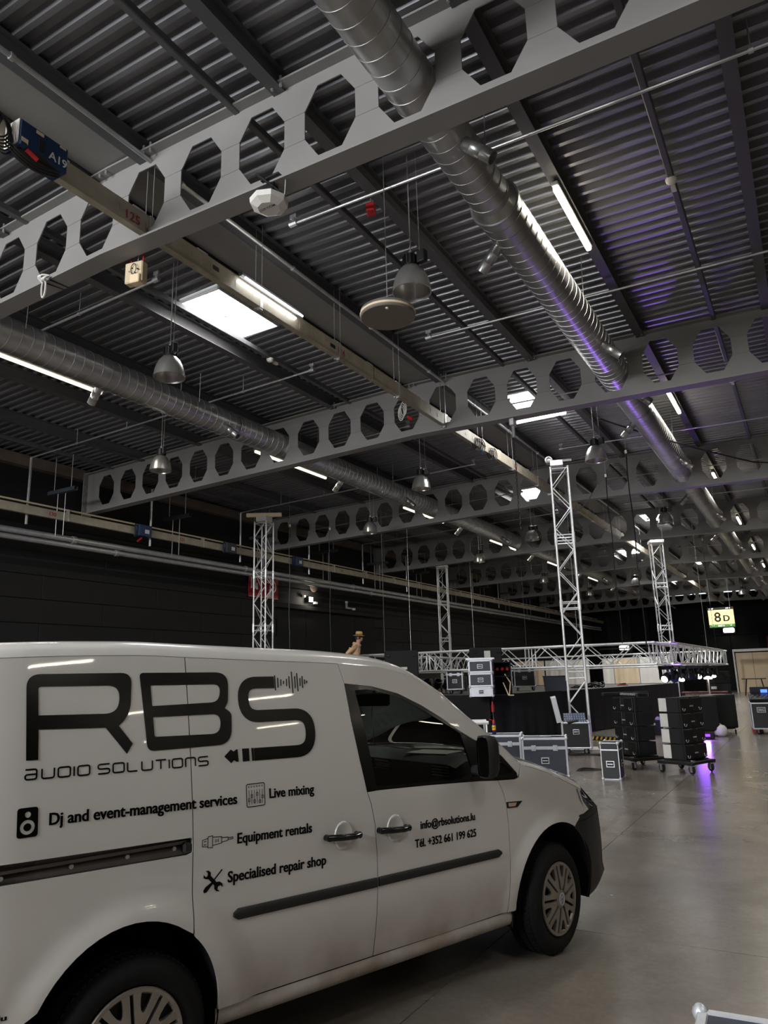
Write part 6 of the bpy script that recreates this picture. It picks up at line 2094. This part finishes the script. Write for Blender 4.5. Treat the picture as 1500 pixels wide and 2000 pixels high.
# ================================================================== person on the stage
M_skin = mat('skin', rgb(198, 150, 128), .6, 0, .06, 20)
M_hood = mat('tan_hoodie', rgb(226, 186, 146), .9, 0, .1, 12)
M_trous = mat('dark_trousers', rgb(40, 40, 46), .85, 0, .1, 12)
M_straw = mat('straw_hat', rgb(206, 168, 110), .85, 0, .15, 60)
M_hair = mat('dark_grey_hair', rgb(52, 44, 40), .8, 0, .2, 40)
pp = atY(690, 1262, 17.9)
person = thing('person', 'person in a tan hooded top and straw hat standing on the stage, looking right', 'person', (pp.x, pp.y, ZS), .42)
# local: +x is the way the person faces
me = bpy.data.meshes.new('body')
J = {'pel': ((0, 0, .92), .155), 'spi': ((.03, 0, 1.1), .15), 'che': ((.06, 0, 1.28), .165), 'sho': ((.09, 0, 1.40), .12), 'nec': ((.13, 0, 1.47), .062), 'hd0': ((.16, 0, 1.54), .075), 'hd1': ((.175, 0, 1.63), .092), 'hd2': ((.17, 0, 1.70), .075)}
for s, t_ in ((1, 'l'), (-1, 'r')):
    J['hip' + t_] = ((0, s * .10, .86), .115)
    J['kne' + t_] = ((.03, s * .12, .48), .072)
    J['ank' + t_] = ((-.01, s * .12, .09), .05)
    J['toe' + t_] = ((.16, s * .14, .045), .04)
    J['sh' + t_] = ((.08, s * .19, 1.38), .082)
    J['elb' + t_] = ((-.16, s * .34, 1.17), .058)
    J['wri' + t_] = ((.05, s * .25, 1.0), .042)
    J['han' + t_] = ((.13, s * .19, .97), .04)
E_ = [('pel', 'spi'), ('spi', 'che'), ('che', 'sho'), ('sho', 'nec'), ('nec', 'hd0'), ('hd0', 'hd1'), ('hd1', 'hd2')]
for t_ in 'lr':
    E_ += [('pel', 'hip' + t_), ('hip' + t_, 'kne' + t_), ('kne' + t_, 'ank' + t_), ('ank' + t_, 'toe' + t_), ('sho', 'sh' + t_), ('sh' + t_, 'elb' + t_), ('elb' + t_, 'wri' + t_), ('wri' + t_, 'han' + t_)]
names = list(J)
me.from_pydata([J[n][0] for n in names], [(names.index(a), names.index(b)) for a, b in E_], [])
body = bpy.data.objects.new('body', me)
COL.objects.link(body)
md = body.modifiers.new('skin', 'SKIN')
md.use_smooth_shade = True
for i, n in enumerate(names):
    v = me.skin_vertices[0].data[i]
    v.radius = (J[n][1], J[n][1])
    v.use_root = (n == 'pel')
body.modifiers.new('sub', 'SUBSURF').levels = 2
bpy.context.view_layer.update()
dg_ = bpy.context.evaluated_depsgraph_get()
me2 = bpy.data.meshes.new_from_object(body.evaluated_get(dg_))
bpy.data.objects.remove(body)
me2.materials.clear()
for m in (M_hood, M_trous, M_skin, M_black): me2.materials.append(m)
for p in me2.polygons:
    c = p.center
    if c.z > 1.475: p.material_index = 2
    elif c.z < .09: p.material_index = 3
    elif c.z < .90 and abs(c.y) < .24: p.material_index = 1
    elif c.x > .06 and abs(c.y) > .13 and c.z < 1.05: p.material_index = 2
    else: p.material_index = 0
body = link('body', me2, person)
# fingers of each hand, resting on the waist
for s in (1, -1):
    b = MB()
    for k in range(4):
        x, z = .15 + .004 * k, .99 - .02 * k
        b.path([(x - .03, s * .20, z), (x, s * .175, z - .006), (x + (.024, .032, .028, .018)[k], s * .15, z - .014), (x + (.03, .04, .034, .022)[k], s * .132, z - .026)], .0085, 6)
    b.path([(.10, s * .2, 1.0), (.115, s * .165, 1.02), (.13, s * .14, 1.025)], .0095, 6)
    b.build('fingers', M_skin, person, 60)
# hood, hair, face, hat
MB().lathe([(.07, -.02), (.115, .0), (.13, .045), (.105, .085), (.075, .07)], 18, Matrix.Translation((.09, 0, 1.41)) @ Matrix.Rotation(.35, 4, 'Y') @ Matrix.Diagonal((1.05, 1.1, 1, 1))).build('hood', M_hood, person, 60)
MB().lathe([(.096, -.07), (.104, -.02), (.106, .03), (.09, .06)], 18, Matrix.Translation((.155, 0, 1.66)) @ Matrix.Diagonal((.98, .98, 1, 1))).build('hair', M_hair, person, 60)
MB().box((.215, 0, 1.615), (.10, .13, .13), bev=.035).build('face', M_skin, person)
MB().add([(.255, -.012, 1.655), (.255, .012, 1.655), (.262, .018, 1.60), (.262, -.018, 1.60), (.29, 0, 1.605)], [(0, 1, 4), (1, 2, 4), (2, 3, 4), (3, 0, 4)]).build('nose', M_skin, person)
for s in (1, -1):
    MB().lathe([(.001, .006), (.009, .004), (.011, 0)], 10, Matrix.Translation((.263, s * .033, 1.648)) @ Matrix.Rotation(PI / 2, 4, 'Y')).build('eye', M_white, person)
    MB().box((.155, s * .098, 1.63), (.035, .018, .055), bev=.008).build('ear', M_skin, person)
    MB().path([(.274, s * .033 + .022 * math.cos(a), 1.648 + .018 * math.sin(a)) for a in [i * PI / 6 for i in range(12)]], .003, 4, True).path([(.272, s * .055, 1.65), (.16, s * .103, 1.655)], .003, 4).build('glasses', M_black, person)
MB().box((.262, 0, 1.575), (.008, .045, .010), bev=.003).build('mouth', mat('lips', rgb(150, 90, 84), .6), person)
MB().box((.235, 0, 1.560), (.07, .10, .035), bev=.014).build('beard', mat('grey_beard', rgb(150, 130, 120), .9), person)
hat = MB().lathe([(.10, .0), (.155, -.008), (.165, .004), (.155, .004), (.105, .012), (.1, .02), (.092, .10), (.07, .118), (.03, .112), (.001, .115)], 24, Matrix.Translation((.17, 0, 1.70)) @ Matrix.Rotation(.06, 4, 'Y') @ Matrix.Diagonal((1.05, .95, 1, 1))).build('hat', M_straw, person, 50)
MB().lathe([(.1035, .012), (.1005, .04)], 24, Matrix.Translation((.17, 0, 1.70)) @ Matrix.Rotation(.06, 4, 'Y') @ Matrix.Diagonal((1.05, .95, 1, 1))).build('hat_band', mat('hat_band', rgb(90, 66, 44), .8), hat)
